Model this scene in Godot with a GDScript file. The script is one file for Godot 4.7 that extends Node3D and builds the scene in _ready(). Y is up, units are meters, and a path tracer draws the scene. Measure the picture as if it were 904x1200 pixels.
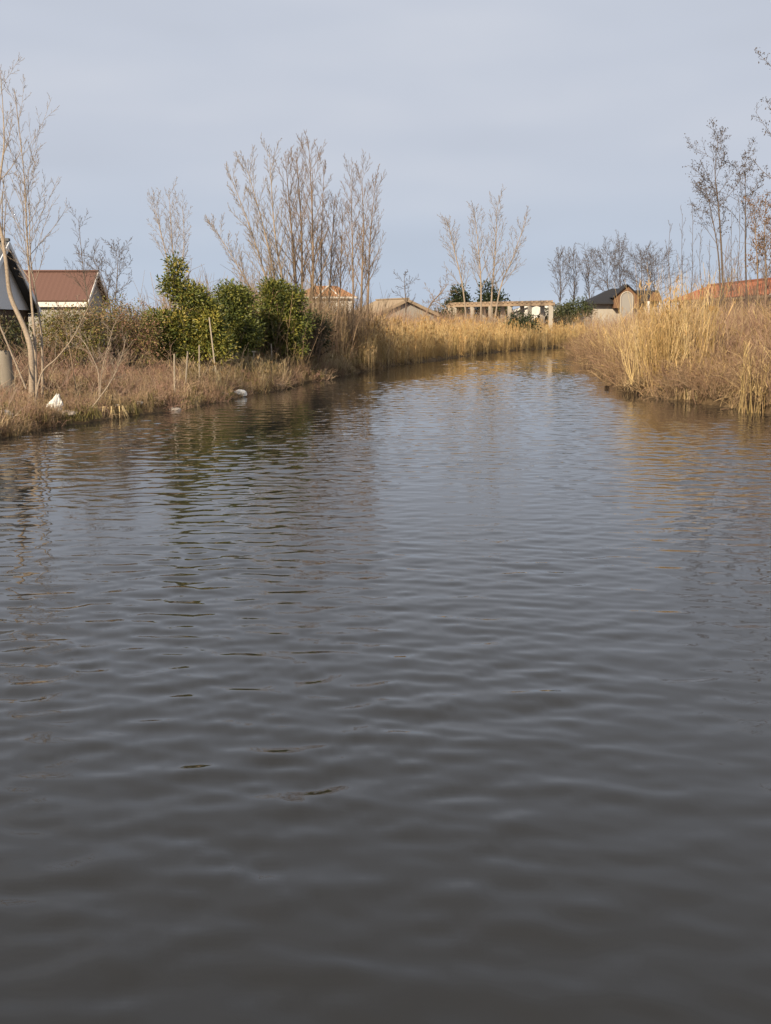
extends Node3D

const SUN_FROM := Vector3(-0.40, 0.46, 0.80)
var rng := RandomNumberGenerator.new()
var noise := FastNoiseLite.new()
var taken := {}
var shore := PackedVector2Array()
var open_spots := [Vector3(-6.88, 0.07, -25.80), Vector3(-7.81, 0.19, -24.40), Vector3(-7.19, 0.21, -25.95), Vector3(-6.27, -0.05, -27.97), Vector3(-5.91, -0.07, -28.75), Vector3(-5.19, 0.37, -29.50), Vector3(-4.54, 0.34, -33.60), Vector3(-4.21, 0.24, -34.80), Vector3(-3.86, 0.27, -36.20), Vector3(-6.29, -0.06, -27.35)]
var far_side := PackedVector2Array()

# ---------------------------------------------------------------- small helpers
func lin(r: float, g: float, b: float) -> Color:
	return Color(r, g, b).linear_to_srgb()

func numbered(called: String) -> String:
	taken[called] = taken.get(called, -1) + 1
	return called if taken[called] == 0 else "%s_%03d" % [called, taken[called]]

func thing(called: String, label: String, category: String, at := Vector3.ZERO, turn := 0.0, group := "") -> Node3D:
	var o := Node3D.new()
	o.name = numbered(called)
	add_child(o)
	o.position = at
	o.rotation.y = turn
	tag(o, label, category, group)
	return o

func tag(o: Node, label: String, category: String, group := "", kind := "") -> void:
	o.set_meta("label", label)
	if category: o.set_meta("category", category)
	if group: o.set_meta("group", group)
	if kind: o.set_meta("kind", kind)

func part(called: String, mesh: Mesh, m: Material, parent: Node, at := Vector3.ZERO) -> MeshInstance3D:
	var o := MeshInstance3D.new()
	o.name = called
	o.mesh = mesh
	o.material_override = m
	parent.add_child(o, true)
	o.position = at
	return o

func solo(called: String, mesh: Mesh, m: Material, label: String, category: String, at := Vector3.ZERO, group := "") -> MeshInstance3D:
	var o := part(numbered(called), mesh, m, self, at)
	tag(o, label, category, group)
	return o

func ss(a: float, b: float, x: float) -> float:
	var t := clampf((x - a) / (b - a), 0.0, 1.0)
	return t * t * (3.0 - 2.0 * t)

# collects triangles
class Shape:
	var v := PackedVector3Array()
	var n := PackedVector3Array()
	var c := PackedColorArray()
	var tint := Color(1, 1, 1)
	var ix := PackedInt32Array()
	func tube(p: PackedVector3Array, r: PackedFloat32Array, sides: int) -> void:
		var base := v.size()
		var k := p.size()
		var d := (p[1] - p[0]).normalized()
		var a := d.cross(Vector3(0.31, 0.2, 0.93)).normalized()
		for i in k:
			if i > 0:
				d = (p[mini(i + 1, k - 1)] - p[i - 1]).normalized()
			a = (a - d * a.dot(d)).normalized()
			var b := d.cross(a)
			for j in sides:
				var t := TAU * j / sides
				var o := a * cos(t) + b * sin(t)
				v.append(p[i] + o * r[i])
				n.append(o)
				c.append(tint)
		for i in k - 1:
			for j in sides:
				var q := base + i * sides + j
				var w := base + i * sides + (j + 1) % sides
				ix.append_array(PackedInt32Array([q, q + sides, w, w, q + sides, w + sides]))
	func tri(a: Vector3, b: Vector3, d: Vector3) -> void:
		var q := v.size()
		var m := (d - a).cross(b - a).normalized()
		v.append_array(PackedVector3Array([a, b, d]))
		n.append_array(PackedVector3Array([m, m, m]))
		c.append_array(PackedColorArray([tint, tint, tint]))
		ix.append_array(PackedInt32Array([q, q + 1, q + 2]))
	func quad(a: Vector3, b: Vector3, d: Vector3, e: Vector3) -> void:
		tri(a, b, d)
		tri(a, d, e)
	func box(lo: Vector3, hi: Vector3) -> void:
		var p := func(i: int) -> Vector3: return Vector3(hi.x if i & 1 else lo.x, hi.y if i & 2 else lo.y, hi.z if i & 4 else lo.z)
		for f in [[0, 2, 3, 1], [4, 5, 7, 6], [0, 4, 6, 2], [1, 3, 7, 5], [2, 6, 7, 3], [0, 1, 5, 4]]:
			quad(p.call(f[0]), p.call(f[1]), p.call(f[2]), p.call(f[3]))
	func bar(a: Vector3, b: Vector3, w: float, h: float, up := Vector3.UP) -> void:
		var d := (b - a).normalized()
		var s := d.cross(up).normalized() * w * 0.5
		var u := s.cross(d).normalized() * h * 0.5
		var p := [a - s - u, a + s - u, a + s + u, a - s + u, b - s - u, b + s - u, b + s + u, b - s + u]
		for f in [[0, 1, 2, 3], [5, 4, 7, 6], [1, 5, 6, 2], [4, 0, 3, 7], [3, 2, 6, 7], [4, 5, 1, 0]]:
			quad(p[f[0]], p[f[1]], p[f[2]], p[f[3]])
	func mesh() -> ArrayMesh:
		var s := []
		s.resize(Mesh.ARRAY_MAX)
		s[Mesh.ARRAY_VERTEX] = v
		s[Mesh.ARRAY_NORMAL] = n
		s[Mesh.ARRAY_COLOR] = c
		s[Mesh.ARRAY_INDEX] = ix
		var m := ArrayMesh.new()
		m.add_surface_from_arrays(Mesh.PRIMITIVE_TRIANGLES, s)
		return m

func grain(seed_value: int, freq: float, lo: Color, hi: Color, octaves := 4, size := 512) -> NoiseTexture2D:
	var f := FastNoiseLite.new()
	f.seed = seed_value
	f.frequency = freq
	f.fractal_octaves = octaves
	var g := Gradient.new()
	g.set_color(0, lo)
	g.set_color(1, hi)
	var t := NoiseTexture2D.new()
	t.width = size
	t.height = size
	t.seamless = true
	t.noise = f
	t.color_ramp = g
	return t

func paint(c: Color, rough := 0.9, tex: Texture2D = null, scale := 1.0, tinted := false) -> StandardMaterial3D:
	var m := StandardMaterial3D.new()
	m.albedo_color = c
	m.roughness = rough
	m.metallic_specular = 0.2
	m.vertex_color_use_as_albedo = tinted
	if tex:
		m.albedo_texture = tex
		m.uv1_triplanar = true
		m.uv1_world_triplanar = true
		m.uv1_scale = Vector3.ONE * scale
	return m

# ---------------------------------------------------------------- the lie of the land
func shore_gap(x: float, z: float) -> float:
	var p := Vector2(x, z)
	var best := 1e9
	var k := shore.size()
	var inside := false
	for i in k:
		var a := shore[i]
		var b := shore[(i + 1) % k]
		var e := b - a
		var w := p - a
		var t := clampf(w.dot(e) / e.length_squared(), 0.0, 1.0)
		best = minf(best, (w - e * t).length_squared())
		if (a.y > z) != (b.y > z) and x < (b.x - a.x) * (z - a.y) / (b.y - a.y) + a.x:
			inside = not inside
	return (-1.0 if inside else 1.0) * sqrt(best)

func right_of(x: float, z: float) -> bool:
	return x > 2.0 + maxf(0.0, -z - 31.0) * 0.16 and z > -90.0

func ground_from(gap: float, x: float, z: float) -> float:
	var g := gap + 0.12 + 0.3 * noise.get_noise_2d(x * 9.0, z * 9.0)
	if g < 0.0:
		return -1.1 * ss(0.0, 4.0, -g) - 0.25 * ss(0.0, 0.25, -g)
	var bumps := noise.get_noise_2d(x * 6.0, z * 6.0) * 0.22 * ss(0.0, 2.0, g) + noise.get_noise_2d(x * 30.0 + 50.0, z * 30.0) * 0.07
	if right_of(x, z):
		return 0.3 * ss(0.0, 0.35, g) + 1.2 * ss(0.3, 5.5, g) + bumps
	return 0.2 * ss(0.0, 0.4, g) + 0.35 * ss(0.3, 3.5, g) + 0.15 * ss(4.0, 14.0, g) + bumps * 0.8

func ground_at(x: float, z: float) -> float:
	return ground_from(shore_gap(x, z), x, z)

func on_ground(p: Vector3, sink := 0.05) -> Vector3:
	return Vector3(p.x, ground_at(p.x, p.z) - sink, p.z)

func lines(a: Array) -> PackedFloat32Array:
	# a: [start, [step, until], [step, until] ...]
	var out := PackedFloat32Array([a[0]])
	var at: float = a[0]
	for s in a.slice(1):
		var way := signf(s[1] - at)
		while (s[1] - at) * way > 0.01:
			at += minf(s[0], absf(s[1] - at)) * way
			out.append(at)
	return out

func sheet(xs: PackedFloat32Array, zs: PackedFloat32Array) -> ArrayMesh:
	var s := Shape.new()
	for z in zs:
		for x in xs:
			var gap := shore_gap(x, z)
			s.v.append(Vector3(x, ground_from(gap, x, z), z))
			s.n.append(Vector3.UP)
			s.c.append(Color.WHITE)
	return knit(s, xs.size(), zs.size())

func knit(s: Shape, w: int, h: int) -> ArrayMesh:
	var ix := PackedInt32Array()
	ix.resize((w - 1) * (h - 1) * 6)
	var o := 0
	for j in h - 1:
		for i in w - 1:
			var q := j * w + i
			ix[o] = q
			ix[o + 1] = q + w
			ix[o + 2] = q + 1
			ix[o + 3] = q + 1
			ix[o + 4] = q + w
			ix[o + 5] = q + w + 1
			o += 6
	s.ix = ix
	for j in h:
		for i in w:
			var a := s.v[j * w + mini(i + 1, w - 1)] - s.v[j * w + maxi(i - 1, 0)]
			var b := s.v[mini(j + 1, h - 1) * w + i] - s.v[maxi(j - 1, 0) * w + i]
			var nn := a.cross(b).normalized()
			s.n[j * w + i] = nn if nn.y > 0 else -nn
	return s.mesh()

# ---------------------------------------------------------------- water
const TILE := 448
const TILE_SIZE := 8.0
var wave_tile := PackedFloat32Array()

func make_wave_tile() -> void:
	rng.seed = 77
	wave_tile.resize(TILE * TILE)
	var w := []
	for i in 54:
		var length: float = [0.19, 0.29, 0.15, 0.66, 0.40, 0.23][i % 6] * rng.randf_range(0.8, 1.25)
		var dir: float = 0.18 + rng.randfn(0.0, 0.52)
		var kx := roundi(sin(dir) * TILE_SIZE / length)
		var kz := roundi(cos(dir) * TILE_SIZE / length)
		var k := sqrt(kx * kx + kz * kz)
		w.append([TAU * kx / TILE, TAU * kz / TILE, rng.randf() * TAU, rng.randf_range(0.5, 1.0) * 0.0155 * TILE_SIZE / (TAU * k)])
	for q in w:
		var cx := cos(q[0])
		var sx := sin(q[0])
		var amp: float = q[3]
		for j in TILE:
			var ph: float = q[2] + q[1] * j
			var c := cos(ph) * amp
			var s := sin(ph) * amp
			var o := j * TILE
			for i in TILE:
				wave_tile[o + i] += c
				var c2 := c * cx - s * sx
				s = s * cx + c * sx
				c = c2

func wave(x: float, z: float) -> float:
	var u := x * TILE / TILE_SIZE
	var t := z * TILE / TILE_SIZE
	var i := floori(u)
	var j := floori(t)
	var fu := u - i
	var ft := t - j
	var i0 := posmod(i, TILE)
	var i1 := posmod(i + 1, TILE)
	var j0 := posmod(j, TILE) * TILE
	var j1 := posmod(j + 1, TILE) * TILE
	return lerpf(lerpf(wave_tile[j0 + i0], wave_tile[j0 + i1], fu), lerpf(wave_tile[j1 + i0], wave_tile[j1 + i1], fu), ft)

func edge_x(z: float, side: int) -> float:
	var l := [[-12.0, 60.0], [-12.0, -12.0], [-7.3, -22.5], [-6.1, -27.4], [-4.5, -33.3], [-3.4, -39.6], [-1.8, -48.8], [0.0, -56.6], [2.2, -64.6], [5.9, -78.0], [9.8, -88.7], [15.0, -98.4], [22.0, -102.6], [42.0, -108.8]]
	var r := [[12.0, 60.0], [11.0, -8.0], [9.2, -28.0], [7.4, -35.7], [8.4, -43.5], [9.9, -56.6], [11.7, -71.5], [12.8, -80.0], [15.0, -86.0], [22.0, -89.0], [42.0, -92.0]]
	var a: Array = l if side < 0 else r
	for i in a.size() - 1:
		if z <= a[i][1] and z > a[i + 1][1]:
			return lerpf(a[i][0], a[i + 1][0], (z - a[i][1]) / (a[i + 1][1] - a[i][1])) + side * 0.9
	return a[-1][0] + side * 0.9

func make_water() -> ArrayMesh:
	make_wave_tile()
	var zs := PackedFloat32Array()
	var z := 24.0
	while z > -107.0:
		zs.append(z)
		z -= 0.4 if z > 0.0 else clampf(0.036 + maxf(0.0, -z - 11.0) * 0.003, 0.036, 0.16)
	var w := 420
	var s := Shape.new()
	var ca := cos(0.5)
	var sa := sin(0.5)
	for zz in zs:
		var x0 := edge_x(zz, -1)
		var x1 := edge_x(zz, 1)
		for i in w:
			var x := lerpf(x0, x1, i / (w - 1.0))
			var m := clampf(0.78 + 1.1 * noise.get_noise_2d(x * 3.2 + zz * 0.6, zz * 1.5 + 90.0), 0.25, 1.5)
			var m2 := clampf(0.6 + 1.2 * noise.get_noise_2d(x * 4.0 - 300.0, zz * 2.4), 0.1, 1.4)
			var y := wave(x, zz) * m + 0.6 * m2 * wave((x * ca + zz * sa) * 0.83 + 3.0, (zz * ca - x * sa) * 0.83)
			s.v.append(Vector3(x, y, zz))
			s.n.append(Vector3.UP)
			s.c.append(Color.WHITE)
	return knit(s, w, zs.size())

# ---------------------------------------------------------------- woody growth
# sp: n (children by level), ang, ratio, start, up, wig, seg, taper, least
func smooth_path(p: Array, step: int) -> PackedVector3Array:
	var out := PackedVector3Array()
	for i in p.size() - 1:
		var a: Vector3 = p[maxi(i - 1, 0)]
		var d: Vector3 = p[mini(i + 2, p.size() - 1)]
		for k in step:
			var q: Vector3 = p[i]
			out.append(q.cubic_interpolate(p[i + 1], a, d, float(k) / step))
	out.append(p[-1])
	return out

func radii(k: int, r0: float, r1: float) -> PackedFloat32Array:
	var out := PackedFloat32Array()
	for i in k:
		out.append(lerpf(r0, r1, pow(float(i) / (k - 1), 0.85)))
	return out

func path_length(p: PackedVector3Array) -> float:
	var t := 0.0
	for i in p.size() - 1: t += p[i].distance_to(p[i + 1])
	return t

func sprout(s: Shape, p: PackedVector3Array, r0: float, r1: float, level: int, sp: Dictionary, tips: Array, length := -1.0) -> void:
	if level >= sp.n.size():
		tips.append(p[-1])
		return
	var full := path_length(p) if length < 0 else length
	var count: int = sp.n[level]
	var turn := rng.randf() * TAU
	for i in count:
		var t: float = lerpf(sp.start[level], 0.985, (i + rng.randf() * 0.9) / count)
		var at := t * (p.size() - 1)
		var k := mini(floori(at), p.size() - 2)
		var q := p[k].lerp(p[k + 1], at - k)
		var d := (p[k + 1] - p[k]).normalized()
		turn += 2.4 + rng.randf_range(-0.5, 0.5)
		var side := d.cross(Vector3(0.3, 0.15, 0.94)).normalized().rotated(d, turn)
		var ang: float = sp.ang[level] * rng.randf_range(0.65, 1.3)
		var dir := d * cos(ang) + side * sin(ang)
		var rr := lerpf(r0, r1, t)
		var ln: float = full * sp.ratio[level] * rng.randf_range(0.55, 1.2) * (lerpf(1.0, 0.42, t) if level > 0 or not sp.has("oval") else 0.25 + 0.95 * sin(PI * (0.1 + 0.85 * (t - sp.start[0]) / (1.0 - sp.start[0]))))
		limb(s, q, dir, ln, maxf(rr * 0.5, sp.least), level + 1, sp, tips)

func limb(s: Shape, q: Vector3, dir: Vector3, ln: float, r: float, level: int, sp: Dictionary, tips: Array) -> void:
	var seg: int = sp.seg[mini(level, sp.seg.size() - 1)]
	var p := PackedVector3Array([q])
	var d := dir
	var w: float = sp.wig[mini(level, sp.wig.size() - 1)]
	for i in seg:
		d = (d + Vector3(rng.randfn() * w, rng.randfn() * w, rng.randfn() * w) + Vector3.UP * sp.up / seg * (1.0 if level < 2 else 0.35)).normalized()
		p.append(p[-1] + d * ln / seg)
	s.tube(p, radii(p.size(), r, maxf(r * 0.35, sp.least * 0.7)), 5 if level < 2 else 3)
	sprout(s, p, r, maxf(r * 0.35, sp.least), level, sp, tips, ln)

func bare_tree(called: String, label: String, base: Vector3, stems: Array, sp: Dictionary, bark: Material, seed_value: int, group := "", seeds: Material = null, seed_count := 0) -> Node3D:
	rng.seed = seed_value
	var foot := on_ground(base, 0.0)
	var t := thing(called, label, "tree", foot, 0.0, group)
	var crown := Shape.new()
	var tips := []
	for st in stems:
		var p: Array = []
		for q in st[0]: p.append(q - foot)
		p[0] = Vector3(p[0].x, ground_at(p[0].x + foot.x, p[0].z + foot.z) - foot.y - 0.12, p[0].z)
		if p.size() < 4:
			var bent := []
			for i in p.size() - 1:
				bent.append(p[i])
				bent.append(p[i].lerp(p[i + 1], 0.5) + Vector3(rng.randfn(), 0, rng.randfn()) * 0.012 * p[i].distance_to(p[i + 1]))
			bent.append(p[-1])
			p = bent
		var path := smooth_path(p, 5)
		var trunk := Shape.new()
		trunk.tube(path, radii(path.size(), st[1] * 0.72, sp.least), 8)
		part("trunk", trunk.mesh(), bark, t)
		sprout(crown, path, st[1] * 0.6, sp.least, 0, sp, tips)
	part("crown", crown.mesh(), bark, t)
	if seeds and tips.size() > 0:
		var sd := Shape.new()
		for i in seed_count:
			var q: Vector3 = tips[rng.randi() % tips.size()] + Vector3(rng.randfn(), rng.randfn(), rng.randfn()) * 0.06
			leaf(sd, q, Vector3(rng.randfn(), rng.randfn() - 1.0, rng.randfn()).normalized(), rng.randf_range(0.05, 0.1), 0.5)
		part("seed_pods", sd.mesh(), seeds, t)
	return t

func leaf(s: Shape, q: Vector3, d: Vector3, ln: float, wide := 0.42) -> void:
	var side := d.cross(Vector3(rng.randfn(), rng.randfn(), rng.randfn())).normalized() * ln * wide * 0.5
	var up := side.cross(d).normalized() * ln * 0.09
	var a := q
	var b := q + d * ln * 0.45
	var e := q + d * ln
	s.tri(a, b + side + up, e)
	s.tri(a, e, b - side + up)

# ---------------------------------------------------------------- evergreen crowns
func leafy(lumps: Array, clumps: int, per: int, size: float, tones: Array, spread: float, seed_value: int) -> Shape:
	rng.seed = seed_value
	var s := Shape.new()
	var total := 0.0
	for l in lumps: total += pow(l[1].x * l[1].y * l[1].z, 0.7)
	for k in clumps:
		var pick := rng.randf() * total
		var l: Array = lumps[-1]
		for e in lumps:
			pick -= pow(e[1].x * e[1].y * e[1].z, 0.7)
			if pick <= 0:
				l = e
				break
		var u := Vector3(rng.randfn(), rng.randfn(), rng.randfn()).normalized()
		var rad := pow(rng.randf(), 0.28) * rng.randf_range(0.86, 1.1)
		var mid: Vector3 = l[0] + u * l[1] * rad
		var tone: Color = tones[rng.randi() % tones.size()]
		var stretch := rng.randf_range(0.7, 1.3) * spread
		for i in per:
			var o := (Vector3(rng.randfn(), rng.randfn() * 0.8, rng.randfn()) * stretch).limit_length(spread * 2.0)
			var f := rng.randf_range(0.72, 1.3)
			s.tint = Color(tone.r * f, tone.g * f, tone.b * f)
			leaf(s, mid + o, (o.normalized() * 0.8 + u * 0.5 + Vector3(rng.randfn(), rng.randfn() + 0.1, rng.randfn()) * 0.6).normalized(), size * rng.randf_range(0.7, 1.25))
	return s

# ---------------------------------------------------------------- reeds, brush, grass
func reed_clump(seed_value: int, count: int, tall: float, spread: float, lean: float, plume: float) -> ArrayMesh:
	rng.seed = seed_value
	var s := Shape.new()
	for i in count:
		var a := rng.randf() * TAU
		var q := Vector3(cos(a), 0, sin(a)) * spread * sqrt(rng.randf()) - Vector3(0, 0.1, 0)
		var d := (Vector3(rng.randfn() * lean, 1, rng.randfn() * lean)).normalized()
		var droop := Vector3(rng.randfn(), 0, rng.randfn()) * lean * 0.5
		var h := tall * rng.randf_range(0.55, 1.08)
		var f := rng.randf_range(0.7, 1.2)
		s.tint = Color(f, f * rng.randf_range(0.93, 1.03), f * rng.randf_range(0.8, 1.1))
		var p := PackedVector3Array([q])
		for k in 4:
			p.append(p[-1] + (d + droop * k * 0.3).normalized() * h / 4)
		s.tube(p, radii(5, 0.0085, 0.003), 3)
		for k in rng.randi_range(2, 4):
			var t := rng.randf_range(0.25, 0.92) * 4
			var b := p[floori(t)].lerp(p[mini(floori(t) + 1, 4)], t - floori(t))
			var aa := rng.randf() * TAU
			var out := Vector3(cos(aa), 0, sin(aa))
			var ln := rng.randf_range(0.25, 0.55)
			var w := out.cross(Vector3.UP) * rng.randf_range(0.004, 0.008)
			var m := b + out * ln * 0.4 + Vector3.UP * ln * rng.randf_range(0.2, 0.75)
			var e := m + out * ln * 0.45 + Vector3.UP * ln * rng.randf_range(-0.5, 0.2)
			s.quad(b - w, b + w, m + w, m - w)
			s.tri(m - w, m + w, e)
		if rng.randf() < plume:
			s.tint = Color(0.75 * f, 0.68 * f, 0.62 * f)
			for k in 9:
				var b := p[4].lerp(p[3], rng.randf() * 0.3)
				leaf(s, b, Vector3(rng.randfn() * 0.5, 1.1, rng.randfn() * 0.5).normalized(), rng.randf_range(0.08, 0.16), 0.2)
	return s.mesh()

func twig_clump(seed_value: int, count: int, tall: float, spread: float, arch: float, forks: int, rad: float, splay := 0.55) -> ArrayMesh:
	rng.seed = seed_value
	var s := Shape.new()
	for i in count:
		var a := rng.randf() * TAU
		var q := Vector3(cos(a), 0, sin(a)) * spread * sqrt(rng.randf()) - Vector3(0, 0.08, 0)
		var d := Vector3(rng.randfn() * splay, 1, rng.randfn() * splay).normalized()
		var bend := Vector3(rng.randfn() * 0.7, -1.0, rng.randfn() * 0.7) * arch
		var h := tall * rng.randf_range(0.4, 1.15)
		var f := rng.randf_range(0.6, 1.3)
		s.tint = Color(f, f * rng.randf_range(0.9, 1.05), f * rng.randf_range(0.85, 1.1))
		var p := PackedVector3Array([q])
		for k in 5:
			d = (d + bend * 0.16 * k * 0.5 + Vector3(rng.randfn(), rng.randfn(), rng.randfn()) * (0.04 + 0.16 * splay)).normalized()
			p.append(p[-1] + d * h / 5)
		s.tube(p, radii(6, rad, rad * 0.5), 3)
		for k in forks:
			var j := rng.randi_range(1, 4)
			var e := (p[j + 1] - p[j]).normalized()
			var o := (e + Vector3(rng.randfn(), rng.randfn() * 0.7 + 0.2, rng.randfn()) * 0.6).normalized()
			var ln := h * rng.randf_range(0.12, 0.35)
			s.tube(PackedVector3Array([p[j], p[j] + o * ln * 0.5, p[j] + (o + Vector3(rng.randfn(), rng.randfn(), rng.randfn()) * 0.25).normalized() * ln]), PackedFloat32Array([rad * 0.7, rad * 0.55, rad * 0.35]), 3)
	return s.mesh()

func grass_tuft(seed_value: int, count: int, tall: float, spread: float, flop: float) -> ArrayMesh:
	rng.seed = seed_value
	var s := Shape.new()
	for i in count:
		var a := rng.randf() * TAU
		var q := Vector3(cos(a), 0, sin(a)) * spread * sqrt(rng.randf()) - Vector3(0, 0.04, 0)
		var aa := rng.randf() * TAU
		var out := Vector3(cos(aa), 0, sin(aa))
		var h := tall * rng.randf_range(0.5, 1.2)
		var w := out.cross(Vector3.UP) * rng.randf_range(0.003, 0.006)
		var f := rng.randf_range(0.65, 1.25)
		s.tint = Color(f, f * rng.randf_range(0.92, 1.05), f * rng.randf_range(0.8, 1.1))
		var fl := flop * rng.randf_range(0.3, 1.4)
		var m := q + Vector3.UP * h * 0.55 + out * h * 0.25 * fl
		var e := m + Vector3.UP * h * (0.45 - 0.5 * fl) + out * h * 0.5 * fl
		s.quad(q - w, q + w, m + w, m - w)
		s.tri(m - w, m + w, e)
	return s.mesh()

func scatter(called: String, label: String, meshes: Array, m: Material, spots: Array, size: Vector2, tones: Array, seed_value: int, category: String, tilt := 0.12) -> void:
	rng.seed = seed_value
	var root := Node3D.new()
	root.name = numbered(called)
	add_child(root)
	tag(root, label, category, "", "stuff")
	for k in meshes.size():
		var mine := []
		for i in spots.size():
			if i % meshes.size() == k: mine.append(spots[i])
		if mine.is_empty(): continue
		var mm := MultiMesh.new()
		mm.transform_format = MultiMesh.TRANSFORM_3D
		mm.use_colors = true
		mm.mesh = meshes[k]
		mm.instance_count = mine.size()
		for i in mine.size():
			var f := rng.randf_range(size.x, size.y)
			var b := Basis(Vector3.UP, rng.randf() * TAU) * Basis(Vector3.RIGHT, rng.randfn() * tilt)
			b = b.scaled(Vector3(f, f * rng.randf_range(0.85, 1.15), f))
			mm.set_instance_transform(i, Transform3D(b, mine[i]))
			var c: Color = tones[rng.randi() % tones.size()]
			var g := rng.randf_range(0.8, 1.2)
			mm.set_instance_color(i, Color(c.r * g, c.g * g, c.b * g))
		var o := MultiMeshInstance3D.new()
		o.name = called + "_growth"
		o.multimesh = mm
		o.material_override = m
		o.set_meta("kind", "stuff")
		root.add_child(o, true)

# points on a bank, by z range, gap range and density per square metre
func bank_spots(side: int, z0: float, z1: float, g0: float, g1: float, per: float, seed_value: int, patchy := 0.0, hug := 1.0) -> Array:
	rng.seed = seed_value
	var out := []
	var x_lo := -24.0 if side < 0 else 6.0
	var x_hi := 24.0 if side < 0 else 34.0
	var tries := int(absf(z1 - z0) * (x_hi - x_lo) * per)
	for i in tries:
		var z := rng.randf_range(z0, z1)
		var x := 0.0
		# only try near the shore
		var e := edge_x(z, side) - side * 0.9
		x = e + side * rng.randf_range(g0 - 1.0, g1 * 1.7 + 1.0)
		if rng.randf() > (g1 * 1.7 + 2.0 - g0) / (x_hi - x_lo): continue
		var gap := shore_gap(x, z)
		var lim := lerpf(g0, g1, pow(rng.randf(), hug)) if hug != 1.0 else g1
		if gap > lim: continue
		if gap < g0 and (g0 > 0.06 or gap < -0.45 or ground_from(gap, x, z) < 0.03): continue
		if (side > 0) != right_of(x, z): continue
		if patchy > 0.0 and noise.get_noise_2d(x * 14.0 + seed_value * 37.0, z * 14.0) < patchy - 0.5: continue
		var clear := false
		for q in open_spots:
			if seed_value != 44 and Vector2(x - q.x * 0.99, z - q.z - 0.25).length() < 0.3: clear = true
		if clear: continue
		out.append(Vector3(x, ground_from(gap, x, z), z))
	return out

func lump_spots(mid: Vector3, radius: Vector3, count: int, seed_value: int) -> Array:
	rng.seed = seed_value
	var out := []
	for i in count:
		var u := Vector3(rng.randfn(), rng.randfn(), rng.randfn()).normalized() * pow(rng.randf(), 0.34)
		out.append(mid + u * radius)
	return out

# ---------------------------------------------------------------- scene
var bark_pale: Material
var bark_warm: Material
var bark_dark: Material
var straw: Material
var brush: Material
var green: Material

func build_view() -> void:
	var cam := Camera3D.new()
	cam.name = "camera"
	add_child(cam)
	cam.position = Vector3(0, 2.2, 0)
	cam.rotation.x = -atan(225.0 / 1400.0)
	cam.fov = rad_to_deg(2.0 * atan(600.0 / 1400.0))
	cam.near = 0.1
	cam.far = 4000.0
	cam.current = true
	var e := Environment.new()
	e.background_mode = Environment.BG_SKY
	e.tonemap_mode = Environment.TONE_MAPPER_LINEAR
	e.tonemap_exposure = 1.3
	e.background_energy_multiplier = 0.77
	e.sdfgi_enabled = true
	e.ssao_enabled = true
	e.ssil_enabled = true
	var pan := PanoramaSkyMaterial.new()
	pan.panorama = ImageTexture.create_from_image(make_sky())
	var sky := Sky.new()
	sky.sky_material = pan
	e.sky = sky
	var we := WorldEnvironment.new()
	we.name = "environment"
	we.environment = e
	add_child(we)
	var sun := DirectionalLight3D.new()
	sun.name = "sun"
	sun.light_color = Color(1.0, 0.92, 0.80)
	sun.light_energy = 1.6
	sun.light_angular_distance = 2.0
	sun.shadow_enabled = true
	add_child(sun)
	sun.look_at_from_position(SUN_FROM * 50.0, Vector3.ZERO)

func make_sky() -> Image:
	var w := 1024
	var h := 512
	var im := Image.create(w, h, false, Image.FORMAT_RGBF)
	var f := FastNoiseLite.new()
	f.seed = 5
	f.frequency = 1.0
	f.fractal_octaves = 4
	for j in h:
		var el := (0.5 - (j + 0.5) / h) * PI
		var t := maxf(0.0, sin(el))
		var base := Color(0.50, 0.58, 0.70).lerp(Color(0.55, 0.595, 0.69), ss(0.0, 0.16, t)).lerp(Color(0.57, 0.60, 0.675), ss(0.2, 0.6, t))
		for i in w:
			if el < -0.05:
				im.set_pixel(i, j, base)
				continue
			var az := TAU * i / w
			var d := Vector3(cos(az), 0, sin(az)) * 2.2
			var k := f.get_noise_3d(d.x, t * 11.0, d.z)
			var k2 := f.get_noise_3d(d.x * 2.6 + 9.0, t * 30.0, d.z * 2.6)
			var veil := 1.0 + 0.06 * k + 0.03 * k2
			var white := clampf(k * 0.9 + k2 * 0.4, 0.0, 1.0) * 0.4
			var c := base.lerp(Color(0.63, 0.64, 0.68), white) * veil
			im.set_pixel(i, j, Color(c.r, c.g, c.b))
	return im

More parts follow.
